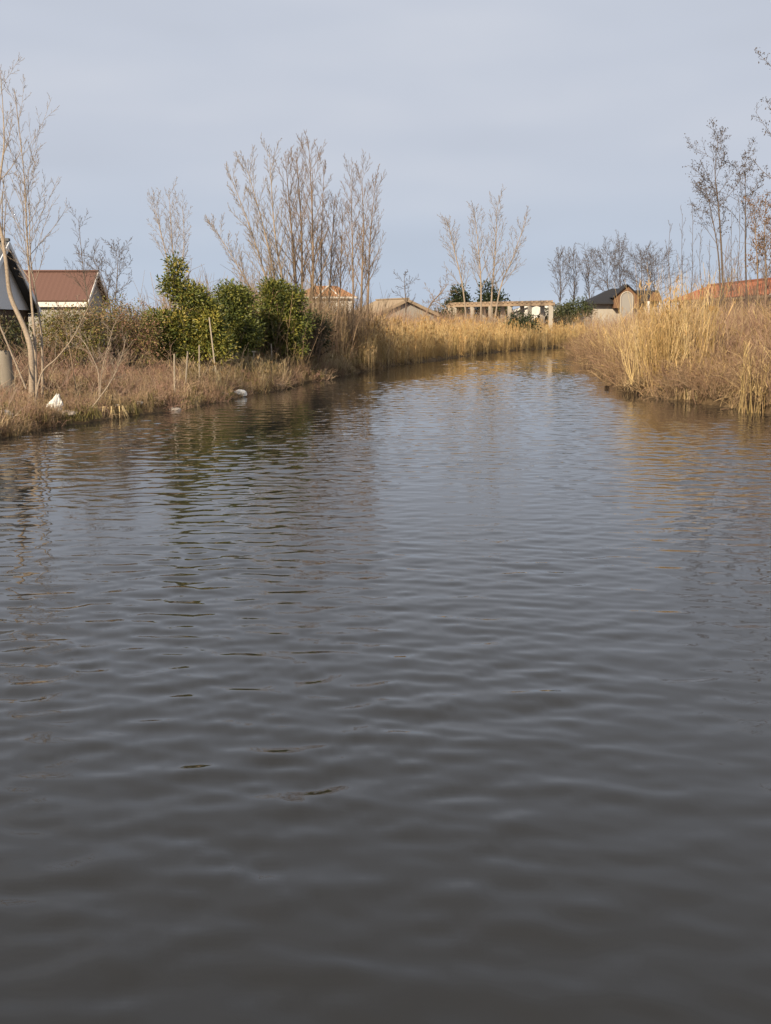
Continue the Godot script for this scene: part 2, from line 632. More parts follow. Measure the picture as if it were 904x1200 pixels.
func build_land() -> void:
	shore = PackedVector2Array([Vector2(-13, 62.2), Vector2(-11.5, 0.0), Vector2(-9.0, -16.3), Vector2(-7.3, -22.5), Vector2(-6.95, -25.0), Vector2(-6.1, -27.4), Vector2(-5.35, -29.7), Vector2(-4.55, -33.3), Vector2(-3.4, -39.6), Vector2(-1.8, -48.8), Vector2(-0.1, -56.6), Vector2(2.2, -64.6), Vector2(5.9, -78.0), Vector2(9.8, -88.7), Vector2(15, -98.4), Vector2(22, -102.6), Vector2(42, -108.8), Vector2(42, -93.2), Vector2(22, -89.4), Vector2(15, -87.0), Vector2(12.6, -80.8), Vector2(11.6, -71.8), Vector2(9.9, -56.6), Vector2(8.5, -44.3), Vector2(7.6, -36.4), Vector2(8.2, -33.3), Vector2(8.85, -30.3), Vector2(9.2, -28.3), Vector2(10, -20.2), Vector2(11, 0.0), Vector2(12, 62.2)])
	var soil := paint(Color.WHITE, 0.95, grain(3, 0.02, lin(0.055, 0.036, 0.02), lin(0.21, 0.15, 0.085), 5), 0.35)
	var g := part("ground", sheet(lines([-1500.0, [300.0, -300.0], [60.0, -60.0], [6.0, -24.0], [0.33, 26.0], [2.0, 48.0], [60.0, 300.0], [300.0, 1500.0]]), lines([1500.0, [300.0, 300.0], [120.0, 60.0], [5.0, -15.0], [0.5, -116.0], [6.0, -190.0], [30.0, -400.0], [300.0, -1500.0]])), soil, self)
	tag(g, "brown earth of the river banks and fields", "ground", "", "structure")
	var wm := StandardMaterial3D.new()
	wm.albedo_color = lin(0.020, 0.0195, 0.018)
	wm.roughness = 0.03
	wm.metallic_specular = 0.36
	var water := part("water", make_water(), wm, self)
	tag(water, "murky grey-brown river with small ripples", "water", "", "structure")

func materials() -> void:
	bark_pale = paint(Color.WHITE, 0.9, grain(21, 0.03, lin(0.20, 0.155, 0.115), lin(0.46, 0.385, 0.30)), 1.2)
	bark_warm = paint(Color.WHITE, 0.9, grain(22, 0.03, lin(0.17, 0.12, 0.08), lin(0.40, 0.30, 0.21)), 1.2)
	bark_dark = paint(Color.WHITE, 0.9, grain(23, 0.03, lin(0.07, 0.055, 0.045), lin(0.21, 0.165, 0.13)), 1.2)
	straw = paint(Color.WHITE, 0.75, null, 1.0, true)
	straw.backlight_enabled = true
	straw.backlight = Color(0.35, 0.35, 0.35)
	brush = paint(Color.WHITE, 0.9, null, 1.0, true)
	green = paint(Color.WHITE, 0.42, null, 1.0, true)
	green.metallic_specular = 0.4
	green.backlight_enabled = true
	green.backlight = Color(0.3, 0.3, 0.3)

func left_trees() -> void:
	var sp := {"n": [16, 7, 4], "ang": [0.62, 0.6, 0.6], "ratio": [0.30, 0.45, 0.45], "start": [0.3, 0.15, 0.15], "up": 0.5, "wig": [0.04, 0.045, 0.06, 0.07], "seg": [6, 6, 4, 3], "least": 0.004}
	bare_tree("bare_tree", "thick crooked bare trunk leaning out at the left edge of the photo", Vector3(-7.92, 0.56, -26.73), [[[Vector3(-7.92, 0.56, -26.73), Vector3(-7.86, 1.36, -26.73), Vector3(-8.01, 1.96, -26.88), Vector3(-8.35, 2.71, -27.04), Vector3(-8.41, 3.38, -27.04), Vector3(-8.52, 3.98, -27.20), Vector3(-8.65, 4.64, -27.35), Vector3(-8.54, 5.38, -27.35), Vector3(-8.48, 6.04, -27.51), Vector3(-8.51, 6.79, -27.66), Vector3(-8.57, 7.64, -27.82)], 0.105]], {"n": [16, 6, 4], "ang": [0.6, 0.6, 0.6], "ratio": [0.24, 0.45, 0.45], "start": [0.42, 0.15, 0.15], "up": 0.5, "wig": [0.04, 0.045, 0.06, 0.07], "seg": [6, 6, 4, 3], "least": 0.004}, bark_pale, 101)
	bare_tree("bare_tree", "slim straight pale bare tree with twin stems beside the crooked trunk", Vector3(-7.86, 0.55, -27.04), [[[Vector3(-7.88, 0.55, -27.04), Vector3(-7.86, 1.73, -27.04), Vector3(-7.94, 2.67, -27.20), Vector3(-8.01, 3.71, -27.35), Vector3(-8.06, 4.93, -27.51), Vector3(-8.08, 5.67, -27.51), Vector3(-8.24, 7.25, -27.66)], 0.055], [[Vector3(-7.85, 0.57, -27.35), Vector3(-7.79, 1.72, -27.35), Vector3(-7.88, 2.77, -27.35), Vector3(-7.96, 3.62, -27.35), Vector3(-7.98, 4.56, -27.51), Vector3(-8.03, 5.23, -27.66)], 0.045]], {"n": [18, 7, 4], "ang": [0.62, 0.6, 0.6], "ratio": [0.40, 0.40, 0.42], "start": [0.4, 0.15, 0.15], "up": 0.55, "wig": [0.04, 0.045, 0.06, 0.07], "seg": [6, 6, 4, 3], "least": 0.004}, bark_pale, 102)
	bare_tree("leaning_sapling", "thin bare sapling leaning right from the foot of the twin stems", Vector3(-7.79, 0.55, -26.42), [[[Vector3(-7.79, 0.55, -26.42), Vector3(-7.58, 1.00, -26.42), Vector3(-7.18, 1.37, -26.26), Vector3(-6.79, 1.78, -26.11), Vector3(-6.46, 2.29, -25.95), Vector3(-6.28, 2.61, -25.95)], 0.036]], {"n": [10, 5, 3], "ang": [0.6, 0.6, 0.6], "ratio": [0.28, 0.4, 0.4], "start": [0.35, 0.2, 0.2], "up": 0.4, "wig": [0.05, 0.08, 0.1], "seg": [5, 5, 3], "least": 0.004}, bark_pale, 103)
	bare_tree("leaning_sapling", "thin bare sapling rising right from the bank before the brambles", Vector3(-6.68, 0.09, -26.42), [[[Vector3(-6.68, 0.09, -26.42), Vector3(-6.25, 0.58, -26.42), Vector3(-6.00, 0.99, -26.57), Vector3(-5.84, 1.36, -26.57), Vector3(-5.75, 1.77, -26.73)], 0.024]], {"n": [10, 5, 3], "ang": [0.7, 0.6, 0.6], "ratio": [0.38, 0.45, 0.4], "start": [0.3, 0.2, 0.2], "up": 0.3, "wig": [0.05, 0.08, 0.1], "seg": [5, 5, 3], "least": 0.004}, bark_pale, 104)
	bare_tree("leaning_sapling", "forked bare sapling with a sideways branch amid the brambles", Vector3(-6.67, 0.24, -27.82), [[[Vector3(-6.67, 0.24, -27.82), Vector3(-6.64, 0.93, -27.82), Vector3(-6.78, 1.36, -27.82), Vector3(-7.00, 1.71, -27.97), Vector3(-7.19, 1.87, -27.97)], 0.026], [[Vector3(-6.65, 0.24, -27.82), Vector3(-6.58, 0.93, -27.82), Vector3(-6.40, 1.62, -27.82), Vector3(-6.28, 2.10, -27.97)], 0.02]], {"n": [10, 5, 3], "ang": [0.6, 0.6, 0.6], "ratio": [0.35, 0.45, 0.4], "start": [0.3, 0.2, 0.2], "up": 0.3, "wig": [0.05, 0.08, 0.1], "seg": [5, 5, 3], "least": 0.004}, bark_pale, 105)
	bare_tree("leaning_sapling", "thin bare sapling leaning left before the brown roof", Vector3(-7.18, 0.33, -27.97), [[[Vector3(-7.18, 0.33, -27.97), Vector3(-7.30, 1.32, -27.97), Vector3(-7.47, 2.00, -28.13), Vector3(-7.57, 2.49, -28.28)], 0.022]], {"n": [10, 5, 3], "ang": [0.5, 0.6, 0.6], "ratio": [0.38, 0.45, 0.4], "start": [0.3, 0.2, 0.2], "up": 0.5, "wig": [0.05, 0.08, 0.1], "seg": [5, 5, 3], "least": 0.004}, bark_warm, 106)
	bare_tree("bare_tree", "thin upright bare tree in front of the brown roof", Vector3(-8.88, 0.82, -35.74), [[[Vector3(-8.88, 0.82, -35.74), Vector3(-8.78, 2.57, -35.74), Vector3(-8.94, 3.57, -36.05), Vector3(-9.11, 5.20, -36.36)], 0.04]], sp, bark_dark, 107)
	bare_tree("bare_tree", "small spreading bare tree at the right end of the brown roof", Vector3(-8.87, 0.98, -38.85), [[[Vector3(-8.87, 0.84, -38.85), Vector3(-8.82, 2.34, -38.85), Vector3(-9.07, 3.42, -39.16), Vector3(-9.50, 4.24, -39.47)], 0.045], [[Vector3(-8.82, 0.84, -38.85), Vector3(-8.71, 2.34, -38.85), Vector3(-8.62, 3.69, -39.16), Vector3(-8.71, 4.51, -39.47)], 0.035]], {"n": [18, 8, 5], "ang": [0.75, 0.7, 0.7], "ratio": [0.36, 0.45, 0.45], "start": [0.3, 0.15, 0.15], "up": 0.35, "wig": [0.05, 0.1, 0.12, 0.14], "seg": [6, 6, 4, 3], "least": 0.005}, bark_dark, 108)
	bare_tree("bare_tree", "pale bare tree standing behind the leftmost evergreen", Vector3(-11.30, 1.11, -62.16), [[[Vector3(-11.08, 1.11, -62.16), Vector3(-11.07, 4.57, -62.16), Vector3(-11.50, 6.71, -62.47), Vector3(-11.89, 8.11, -62.94)], 0.07], [[Vector3(-10.99, 1.11, -62.16), Vector3(-10.81, 4.57, -62.16), Vector3(-10.93, 6.71, -62.47), Vector3(-11.09, 8.54, -62.94)], 0.07], [[Vector3(-10.81, 1.11, -62.16), Vector3(-10.47, 4.14, -62.16), Vector3(-10.29, 6.29, -62.47), Vector3(-10.41, 7.82, -62.94)], 0.06]], {"n": [16, 8, 4], "ang": [0.55, 0.6, 0.6], "ratio": [0.28, 0.42, 0.45], "start": [0.35, 0.15, 0.15], "up": 0.5, "wig": [0.04, 0.045, 0.06, 0.07], "seg": [6, 6, 4, 3], "least": 0.006}, bark_pale, 109)
	var fan := {"n": [24, 9, 5], "ang": [0.52, 0.5, 0.55], "ratio": [0.27, 0.42, 0.45], "start": [0.3, 0.15, 0.15], "up": 0.55, "wig": [0.035, 0.04, 0.055, 0.07], "seg": [6, 6, 4, 3], "least": 0.006}
	bare_tree("bare_tree", "tall bare tree whose stems fan left above the evergreens", Vector3(-3.90, 0.34, -48.17), [[[Vector3(-4.03, 0.34, -48.17), Vector3(-4.54, 3.04, -48.17), Vector3(-5.27, 5.54, -48.48), Vector3(-6.17, 7.89, -48.95)], 0.09], [[Vector3(-3.97, 0.34, -48.17), Vector3(-4.27, 3.04, -48.17), Vector3(-4.80, 5.70, -48.48), Vector3(-5.55, 8.31, -48.95)], 0.1], [[Vector3(-3.90, 0.34, -48.17), Vector3(-4.00, 3.04, -48.17), Vector3(-4.39, 5.70, -48.48), Vector3(-4.59, 8.70, -48.95)], 0.12], [[Vector3(-4.10, 0.34, -48.17), Vector3(-4.99, 2.70, -48.17), Vector3(-5.91, 4.38, -48.48), Vector3(-6.98, 6.02, -49.11)], 0.06]], fan, bark_pale, 110)
	bare_tree("bare_tree", "tallest bare tree of upright stems behind the rightmost evergreen", Vector3(-3.60, 0.28, -49.73), [[[Vector3(-3.74, 0.28, -49.73), Vector3(-3.67, 3.41, -49.73), Vector3(-3.87, 6.16, -50.04), Vector3(-4.08, 8.57, -50.51)], 0.13], [[Vector3(-3.60, 0.28, -49.73), Vector3(-3.42, 3.41, -49.73), Vector3(-3.45, 6.16, -50.04), Vector3(-3.63, 8.78, -50.51)], 0.12], [[Vector3(-3.39, 0.28, -49.73), Vector3(-3.00, 3.41, -49.73), Vector3(-2.99, 6.50, -50.04), Vector3(-3.13, 9.25, -50.51)], 0.13]], fan, bark_warm, 111)
	bare_tree("bare_tree", "bare tree of thinner upright stems left of the separate pale clump", Vector3(-2.84, 0.22, -51.28), [[[Vector3(-2.91, 0.22, -51.28), Vector3(-2.74, 3.09, -51.28), Vector3(-2.70, 5.58, -51.59), Vector3(-2.59, 8.56, -52.06)], 0.09], [[Vector3(-2.62, 0.22, -51.28), Vector3(-2.38, 3.09, -51.28), Vector3(-2.27, 5.22, -51.59), Vector3(-2.17, 7.16, -52.06)], 0.08], [[Vector3(-2.40, 0.22, -51.28), Vector3(-1.95, 3.09, -51.28), Vector3(-1.88, 4.87, -51.59), Vector3(-1.81, 6.60, -52.06)], 0.07]], fan, bark_warm, 112)
	bare_tree("bare_tree", "separate pale clump of bare stems at the left end of the reed bed", Vector3(-1.22, 0.19, -57.50), [[[Vector3(-1.55, 0.19, -57.50), Vector3(-1.53, 3.60, -57.50), Vector3(-1.58, 6.39, -57.96), Vector3(-1.64, 8.93, -57.96)], 0.1], [[Vector3(-1.22, 0.19, -57.50), Vector3(-1.13, 3.60, -57.50), Vector3(-1.05, 6.39, -57.96), Vector3(-1.12, 9.20, -57.96)], 0.11], [[Vector3(-0.98, 0.19, -57.50), Vector3(-0.81, 3.60, -57.50), Vector3(-0.73, 5.99, -57.96), Vector3(-0.48, 8.66, -57.96)], 0.1]], fan, bark_warm, 113)
	var mid := {"n": [20, 8, 5], "ang": [0.6, 0.55, 0.6], "ratio": [0.30, 0.42, 0.45], "start": [0.3, 0.15, 0.15], "up": 0.5, "wig": [0.035, 0.04, 0.055, 0.07], "seg": [6, 6, 4, 3], "least": 0.009}
	bare_tree("bare_tree", "pale bare tree leaning left above the pergola", Vector3(6.43, 1.08, -94.79), [[[Vector3(6.50, 1.08, -94.79), Vector3(6.06, 4.50, -94.79), Vector3(5.32, 7.78, -95.26), Vector3(4.93, 9.64, -95.73)], 0.13]], mid, bark_pale, 114)
	bare_tree("bare_tree", "pale bare tree with several stems spreading right above the pergola", Vector3(7.97, 1.08, -94.02), [[[Vector3(7.37, 1.08, -94.02), Vector3(7.40, 4.48, -94.02), Vector3(7.19, 7.74, -94.48), Vector3(6.85, 10.59, -94.79)], 0.14], [[Vector3(8.04, 1.08, -94.02), Vector3(8.26, 4.48, -94.02), Vector3(8.51, 7.74, -94.48), Vector3(8.62, 11.23, -94.79)], 0.15], [[Vector3(8.30, 1.08, -94.02), Vector3(8.85, 4.48, -94.02), Vector3(9.91, 7.09, -94.48), Vector3(10.89, 9.95, -94.79)], 0.12]], mid, bark_pale, 115)
	var round_top := {"n": [10, 7, 5], "ang": [0.9, 0.8, 0.7], "ratio": [0.42, 0.45, 0.45], "start": [0.4, 0.2, 0.15], "up": 0.3, "wig": [0.06, 0.12, 0.14, 0.16], "seg": [6, 6, 4, 3], "least": 0.009}
	bare_tree("bare_tree", "small dark round-headed bare tree above the grey gable", Vector3(1.39, 1.60, -85.47), [[[Vector3(1.39, 1.43, -85.47), Vector3(1.44, 3.39, -85.47), Vector3(1.32, 5.35, -85.78)], 0.12]], round_top, bark_dark, 116)
	bare_tree("bare_tree", "half-fallen bare tree leaning right between grey gable and pergola", Vector3(2.69, 1.58, -88.58), [[[Vector3(2.38, 1.40, -88.58), Vector3(3.12, 3.00, -88.58), Vector3(4.12, 4.23, -88.89), Vector3(4.63, 4.86, -89.20)], 0.12], [[Vector3(4.88, 1.27, -88.58), Vector3(4.68, 2.51, -88.58), Vector3(3.86, 3.43, -88.58), Vector3(3.30, 3.61, -88.58)], 0.1]], round_top, bark_warm, 117)
	var far := {"n": [26, 10, 6], "ang": [0.62, 0.6, 0.6], "ratio": [0.27, 0.42, 0.45], "start": [0.36, 0.15, 0.1], "oval": true, "up": 0.5, "wig": [0.04, 0.08, 0.1, 0.12], "seg": [6, 5, 3, 2], "least": 0.014}
	var names := ["leftmost slim bare tree in the far row beyond the dark roof", "second slim bare tree in the far row beyond the dark roof", "third bare tree in the far row, left of the broad one", "broad round bare tree in the far row above the dark roof", "bare tree right of the broad one in the far row", "bare tree in the far row above the arched window", "rightmost bare tree in the far row beyond the reeds"]
	var tops := [Vector3(26.16, 11.70, -183.37), Vector3(28.92, 12.20, -188.03), Vector3(32.08, 11.92, -192.70), Vector3(33.33, 12.20, -183.37), Vector3(36.13, 12.97, -188.03), Vector3(40.29, 12.44, -192.70), Vector3(40.28, 11.45, -183.37)]
	for i in 7:
		var wide := i >= 3 and i != 4
		var s2 := far.duplicate()
		if wide:
			s2.n = [24, 13, 7]
			s2.up = 0.25
			s2.ang = [0.95, 0.7, 0.6]
			s2.ratio = [0.46, 0.45, 0.45]
		var top: Vector3 = tops[i]
		bare_tree("bare_tree", names[i], Vector3(top.x, 0, top.z), [[[Vector3(top.x, 0.5, top.z), Vector3(top.x + 0.3, top.y * 0.5, top.z), top], 0.2]], s2, bark_dark, 130 + i, "far row of bare trees")

func right_trees() -> void:
	var pod := paint(lin(0.085, 0.066, 0.052), 0.9)
	var dead := paint(lin(0.17, 0.10, 0.055), 0.9)
	var airy := {"n": [14, 7, 5], "ang": [0.75, 0.7, 0.7], "ratio": [0.34, 0.45, 0.45], "start": [0.4, 0.25, 0.2], "up": 0.35, "wig": [0.05, 0.09, 0.12, 0.14], "seg": [6, 6, 4, 3], "least": 0.006}
	bare_tree("seed_pod_tree", "dark bare tree with hanging seed clusters above the orange roof", Vector3(14.31, 2.56, -51.28), [[[Vector3(14.41, 2.56, -51.28), Vector3(14.13, 4.86, -51.28), Vector3(13.98, 6.98, -51.59), Vector3(13.86, 8.40, -51.90), Vector3(13.99, 9.64, -52.06)], 0.075], [[Vector3(14.27, 2.56, -51.28), Vector3(14.04, 4.50, -51.28), Vector3(13.75, 6.45, -51.59), Vector3(13.49, 7.90, -52.06)], 0.065]], airy, bark_dark, 150, "", pod, 1300)
	bare_tree("seed_pod_tree", "slender dark seed-cluster tree second from the right edge", Vector3(15.82, 2.57, -52.84), [[[Vector3(15.86, 2.57, -52.84), Vector3(15.59, 4.94, -52.84), Vector3(15.58, 7.12, -53.15), Vector3(15.59, 9.11, -53.61)], 0.07]], airy, bark_dark, 151, "", pod, 900)
	bare_tree("seed_pod_tree", "tall dark tree reaching in over the right edge of the photo", Vector3(14.00, 2.05, -41.96), [[[Vector3(14.00, 2.05, -41.96), Vector3(13.76, 4.95, -41.96), Vector3(13.59, 7.82, -42.27), Vector3(13.46, 10.98, -42.73)], 0.1]], {"n": [14, 6, 4], "ang": [0.8, 0.7, 0.7], "ratio": [0.26, 0.45, 0.45], "start": [0.3, 0.25, 0.2], "up": 0.4, "wig": [0.05, 0.09, 0.12, 0.14], "seg": [6, 6, 4, 3], "least": 0.006}, bark_dark, 152, "", pod, 500)
	bare_tree("bare_tree", "bushy russet tree with clinging dead leaves at the right edge", Vector3(15.04, 2.37, -48.17), [[[Vector3(14.87, 2.37, -48.17), Vector3(14.72, 4.03, -48.17), Vector3(14.59, 5.35, -48.17), Vector3(14.55, 6.69, -48.48)], 0.06], [[Vector3(15.11, 2.37, -48.17), Vector3(15.06, 4.03, -48.17), Vector3(14.92, 5.35, -48.17), Vector3(15.01, 6.95, -48.48)], 0.06], [[Vector3(15.38, 2.37, -48.17), Vector3(15.33, 4.03, -48.17), Vector3(15.33, 5.35, -48.17), Vector3(15.35, 6.82, -48.48)], 0.06]], {"n": [16, 8, 4], "ang": [0.6, 0.7, 0.7], "ratio": [0.22, 0.45, 0.45], "start": [0.25, 0.25, 0.2], "up": 0.5, "wig": [0.05, 0.09, 0.12, 0.14], "seg": [6, 6, 4, 3], "least": 0.006}, bark_warm, 153, "", dead, 1800)
	var thin := {"n": [12, 4], "ang": [0.45, 0.5], "ratio": [0.16, 0.4], "start": [0.3, 0.2], "up": 0.5, "wig": [0.04, 0.06, 0.1], "seg": [5, 4, 3], "least": 0.005}
	var tips := [Vector3(10.48, 5.70, -45.07), Vector3(11.66, 6.33, -48.17), Vector3(12.44, 6.81, -49.73), Vector3(12.02, 5.63, -46.62), Vector3(12.78, 5.19, -48.17), Vector3(13.60, 6.33, -48.17), Vector3(14.73, 7.29, -51.28)]
	var says := ["thin bare sapling just above the tall reeds", "thin bare sapling second to the right of the tall reeds", "tallest thin bare sapling left of the seed-cluster tree", "short thin bare sapling left of the seed-cluster tree", "shortest bare sapling at the left end of the orange roof", "thin bare sapling just right of the seed-cluster tree", "thin bare sapling left of the slender seed-cluster tree"]
	for i in tips.size():
		var top: Vector3 = tips[i]
		bare_tree("bare_sapling", says[i], Vector3(top.x, 0, top.z), [[[Vector3(top.x + 0.05, 1, top.z), Vector3(top.x + 0.1, 0.5 + top.y * 0.5, top.z), top], 0.03]], thin, bark_dark, 160 + i, "saplings on the right bank")

func evergreen(label: String, base: Vector3, lumps: Array, clumps: int, tones: Array, seed_value: int, size := 0.125, spread := 0.13, called := "evergreen_tree", category := "tree", legs := 3) -> void:
	var foot := on_ground(base, 0.0)
	var t := thing(called, label, category, foot)
	var local := []
	for l in lumps: local.append([l[0] - foot, l[1]])
	rng.seed = seed_value
	for k in legs:
		var s := Shape.new()
		var goal: Vector3 = local[k % local.size()][0]
		var o := Vector3(rng.randfn() * 0.1, -0.1, rng.randfn() * 0.1)
		var p := smooth_path([o, o.lerp(goal, 0.35) + Vector3(rng.randfn(), 0, rng.randfn()) * 0.08, goal], 4)
		s.tube(p, radii(p.size(), 0.06, 0.02), 7)
		var tips := []
		sprout(s, p, 0.06, 0.02, 0, {"n": [9, 4], "ang": [0.8, 0.7], "ratio": [0.5, 0.4], "start": [0.35, 0.2], "up": 0.3, "wig": [0.05, 0.08, 0.1], "seg": [5, 4, 3], "least": 0.006}, tips)
		part("trunk", s.mesh(), bark_dark, t)
	part("crown", leafy(local, clumps, 26, size, tones, spread, seed_value).mesh(), green, t)

func evergreens() -> void:
	var deep := [Color(0.096, 0.113, 0.028), Color(0.128, 0.141, 0.033), Color(0.070, 0.090, 0.028), Color(0.192, 0.186, 0.041), Color(0.109, 0.125, 0.031)]
	var mixed := deep + [Color(0.256, 0.230, 0.051), Color(0.205, 0.198, 0.041), Color(0.320, 0.262, 0.064)]
	evergreen("leftmost evergreen tree, with a narrow top rising above its neighbours", Vector3(-6.09, 0.50, -37.30), [[Vector3(-6.40, 3.85, -37.30), Vector3(0.15, 0.36, 0.15)], [Vector3(-6.55, 3.26, -37.30), Vector3(0.30, 0.26, 0.28)], [Vector3(-6.03, 2.92, -37.30), Vector3(0.42, 0.32, 0.38)], [Vector3(-5.54, 2.64, -37.30), Vector3(0.24, 0.22, 0.26)], [Vector3(-6.95, 2.07, -37.30), Vector3(0.45, 0.40, 0.45)], [Vector3(-6.27, 1.97, -37.30), Vector3(0.55, 0.48, 0.50)], [Vector3(-5.48, 1.97, -37.30), Vector3(0.48, 0.52, 0.50)], [Vector3(-5.97, 1.29, -37.30), Vector3(0.60, 0.34, 0.50)], [Vector3(-5.09, 1.39, -37.30), Vector3(0.32, 0.36, 0.40)], [Vector3(-6.76, 1.34, -37.30), Vector3(0.35, 0.25, 0.35)]], 620, mixed, 201)
	evergreen("middle evergreen tree of three, dark and rounded, between two others", Vector3(-5.20, 0.44, -41.18), [[Vector3(-5.27, 2.94, -41.20), Vector3(0.50, 0.50, 0.50)], [Vector3(-4.84, 2.69, -41.20), Vector3(0.42, 0.45, 0.45)], [Vector3(-5.69, 2.29, -41.20), Vector3(0.40, 0.45, 0.45)], [Vector3(-5.15, 2.06, -41.20), Vector3(0.60, 0.55, 0.55)], [Vector3(-4.66, 1.71, -41.20), Vector3(0.40, 0.45, 0.45)], [Vector3(-5.59, 1.48, -41.20), Vector3(0.45, 0.40, 0.45)], [Vector3(-5.02, 1.25, -41.20), Vector3(0.50, 0.30, 0.45)]], 470, deep, 202)
	evergreen("rightmost evergreen tree, broad and glossy, in front of bare stems", Vector3(-3.71, 0.46, -43.51), [[Vector3(-4.28, 3.41, -43.50), Vector3(0.12, 0.24, 0.12)], [Vector3(-3.91, 3.11, -43.50), Vector3(0.45, 0.42, 0.45)], [Vector3(-3.37, 2.89, -43.50), Vector3(0.42, 0.42, 0.45)], [Vector3(-4.17, 2.41, -43.50), Vector3(0.45, 0.50, 0.50)], [Vector3(-3.19, 2.05, -43.50), Vector3(0.48, 0.50, 0.50)], [Vector3(-3.75, 1.90, -43.50), Vector3(0.65, 0.60, 0.55)], [Vector3(-4.31, 1.50, -43.50), Vector3(0.35, 0.45, 0.45)], [Vector3(-3.45, 1.20, -43.50), Vector3(0.50, 0.30, 0.45)]], 540, deep + [Color(0.17, 0.16, 0.035)], 203)
	evergreen("small dark shrub close to the right of the three evergreens", Vector3(-2.71, 0.47, -46.62), [[Vector3(-2.73, 1.65, -46.62), Vector3(0.5, 0.75, 0.5)], [Vector3(-2.57, 2.10, -46.62), Vector3(0.35, 0.4, 0.35)]], 90, [Color(0.05, 0.06, 0.025), Color(0.08, 0.08, 0.035)], 204, 0.13, 0.15, "shrub", "shrub", 2)
	var dusk := [Color(0.022, 0.034, 0.016), Color(0.03, 0.042, 0.018), Color(0.04, 0.05, 0.02)]
	evergreen("dark conifer standing behind the left end of the pergola", Vector3(7.17, 1.79, -118.10), [[Vector3(7.15, 3.27, -118.10), Vector3(1.1, 1.5, 1.1)], [Vector3(7.22, 4.58, -118.10), Vector3(0.6, 0.8, 0.6)]], 130, dusk, 205, 0.28, 0.3, "conifer", "tree", 2)
	evergreen("dark conifer with a pointed top behind the middle of the pergola", Vector3(10.30, 1.78, -119.66), [[Vector3(10.45, 3.28, -119.66), Vector3(1.8, 1.5, 1.2)], [Vector3(10.01, 4.86, -119.66), Vector3(0.55, 0.9, 0.55)]], 160, dusk, 206, 0.28, 0.3, "conifer", "tree", 2)
	evergreen("dark green bush in the reeds in front of the pergola", Vector3(10.54, 0.90, -93.24), [[Vector3(10.53, 1.81, -93.24), Vector3(1.2, 0.9, 0.9)], [Vector3(9.81, 1.23, -92.62), Vector3(0.8, 0.7, 0.7)]], 130, dusk + [Color(0.06, 0.075, 0.03)], 207, 0.2, 0.22, "bush", "bush", 2)
	evergreen("dark bush left of the pergola's first post", Vector3(3.81, 1.33, -96.35), [[Vector3(3.81, 2.00, -96.35), Vector3(1.7, 0.8, 1.0)], [Vector3(4.62, 2.40, -96.35), Vector3(0.8, 0.7, 0.8)]], 130, dusk + [Color(0.07, 0.075, 0.03)], 208, 0.2, 0.24, "bush", "bush", 2)
	evergreen("olive bush beside the left end of the dark-roofed house", Vector3(17.69, 1.81, -111.89), [[Vector3(17.65, 3.06, -111.89), Vector3(1.3, 1.0, 1.0)], [Vector3(16.72, 2.59, -111.89), Vector3(0.9, 0.7, 0.8)]], 120, [Color(0.07, 0.08, 0.03), Color(0.05, 0.06, 0.025)], 209, 0.22, 0.26, "bush", "bush", 2)
	evergreen("olive bush right of the pergola's last post", Vector3(15.14, 1.46, -105.67), [[Vector3(15.05, 2.42, -105.67), Vector3(0.9, 1.2, 0.9)], [Vector3(13.81, 1.98, -104.12), Vector3(0.9, 0.8, 0.8)]], 110, [Color(0.08, 0.085, 0.035), Color(0.05, 0.06, 0.025)], 210, 0.22, 0.26, "bush", "bush", 2)
	var olive := [Color(0.20, 0.18, 0.045), Color(0.14, 0.135, 0.04), Color(0.24, 0.17, 0.08), Color(0.11, 0.105, 0.035), Color(0.22, 0.14, 0.08)]
	evergreen("olive bramble thicket under the brown roof", Vector3(-9.04, 0.64, -34.19), [[Vector3(-8.94, 1.65, -34.19), Vector3(0.85, 0.8, 0.7)], [Vector3(-9.60, 1.72, -34.65), Vector3(0.5, 0.7, 0.5)], [Vector3(-8.61, 1.96, -34.65), Vector3(0.6, 0.65, 0.6)]], 430, olive, 211, 0.075, 0.16, "bramble_thicket", "thicket", 3)
	evergreen("russet bramble thicket between the brown roof and leftmost evergreen", Vector3(-7.92, 0.57, -35.74), [[Vector3(-8.13, 1.95, -35.74), Vector3(0.75, 0.85, 0.7)], [Vector3(-7.56, 1.95, -36.05), Vector3(0.7, 0.75, 0.7)], [Vector3(-7.19, 1.57, -36.05), Vector3(0.5, 0.7, 0.5)]], 300, [Color(0.24, 0.16, 0.085), Color(0.18, 0.155, 0.05), Color(0.27, 0.15, 0.10), Color(0.13, 0.13, 0.04)], 212, 0.075, 0.18, "bramble_thicket", "thicket", 3)
	evergreen("dark bramble thicket under the grey gable at the left edge", Vector3(-10.25, 0.71, -32.63), [[Vector3(-10.25, 1.52, -32.63), Vector3(0.7, 0.7, 0.6)], [Vector3(-10.78, 1.63, -32.63), Vector3(0.8, 0.8, 0.6)]], 130, [Color(0.06, 0.065, 0.025), Color(0.09, 0.075, 0.035), Color(0.05, 0.055, 0.022)], 213, 0.1, 0.17, "bramble_thicket", "thicket", 2)

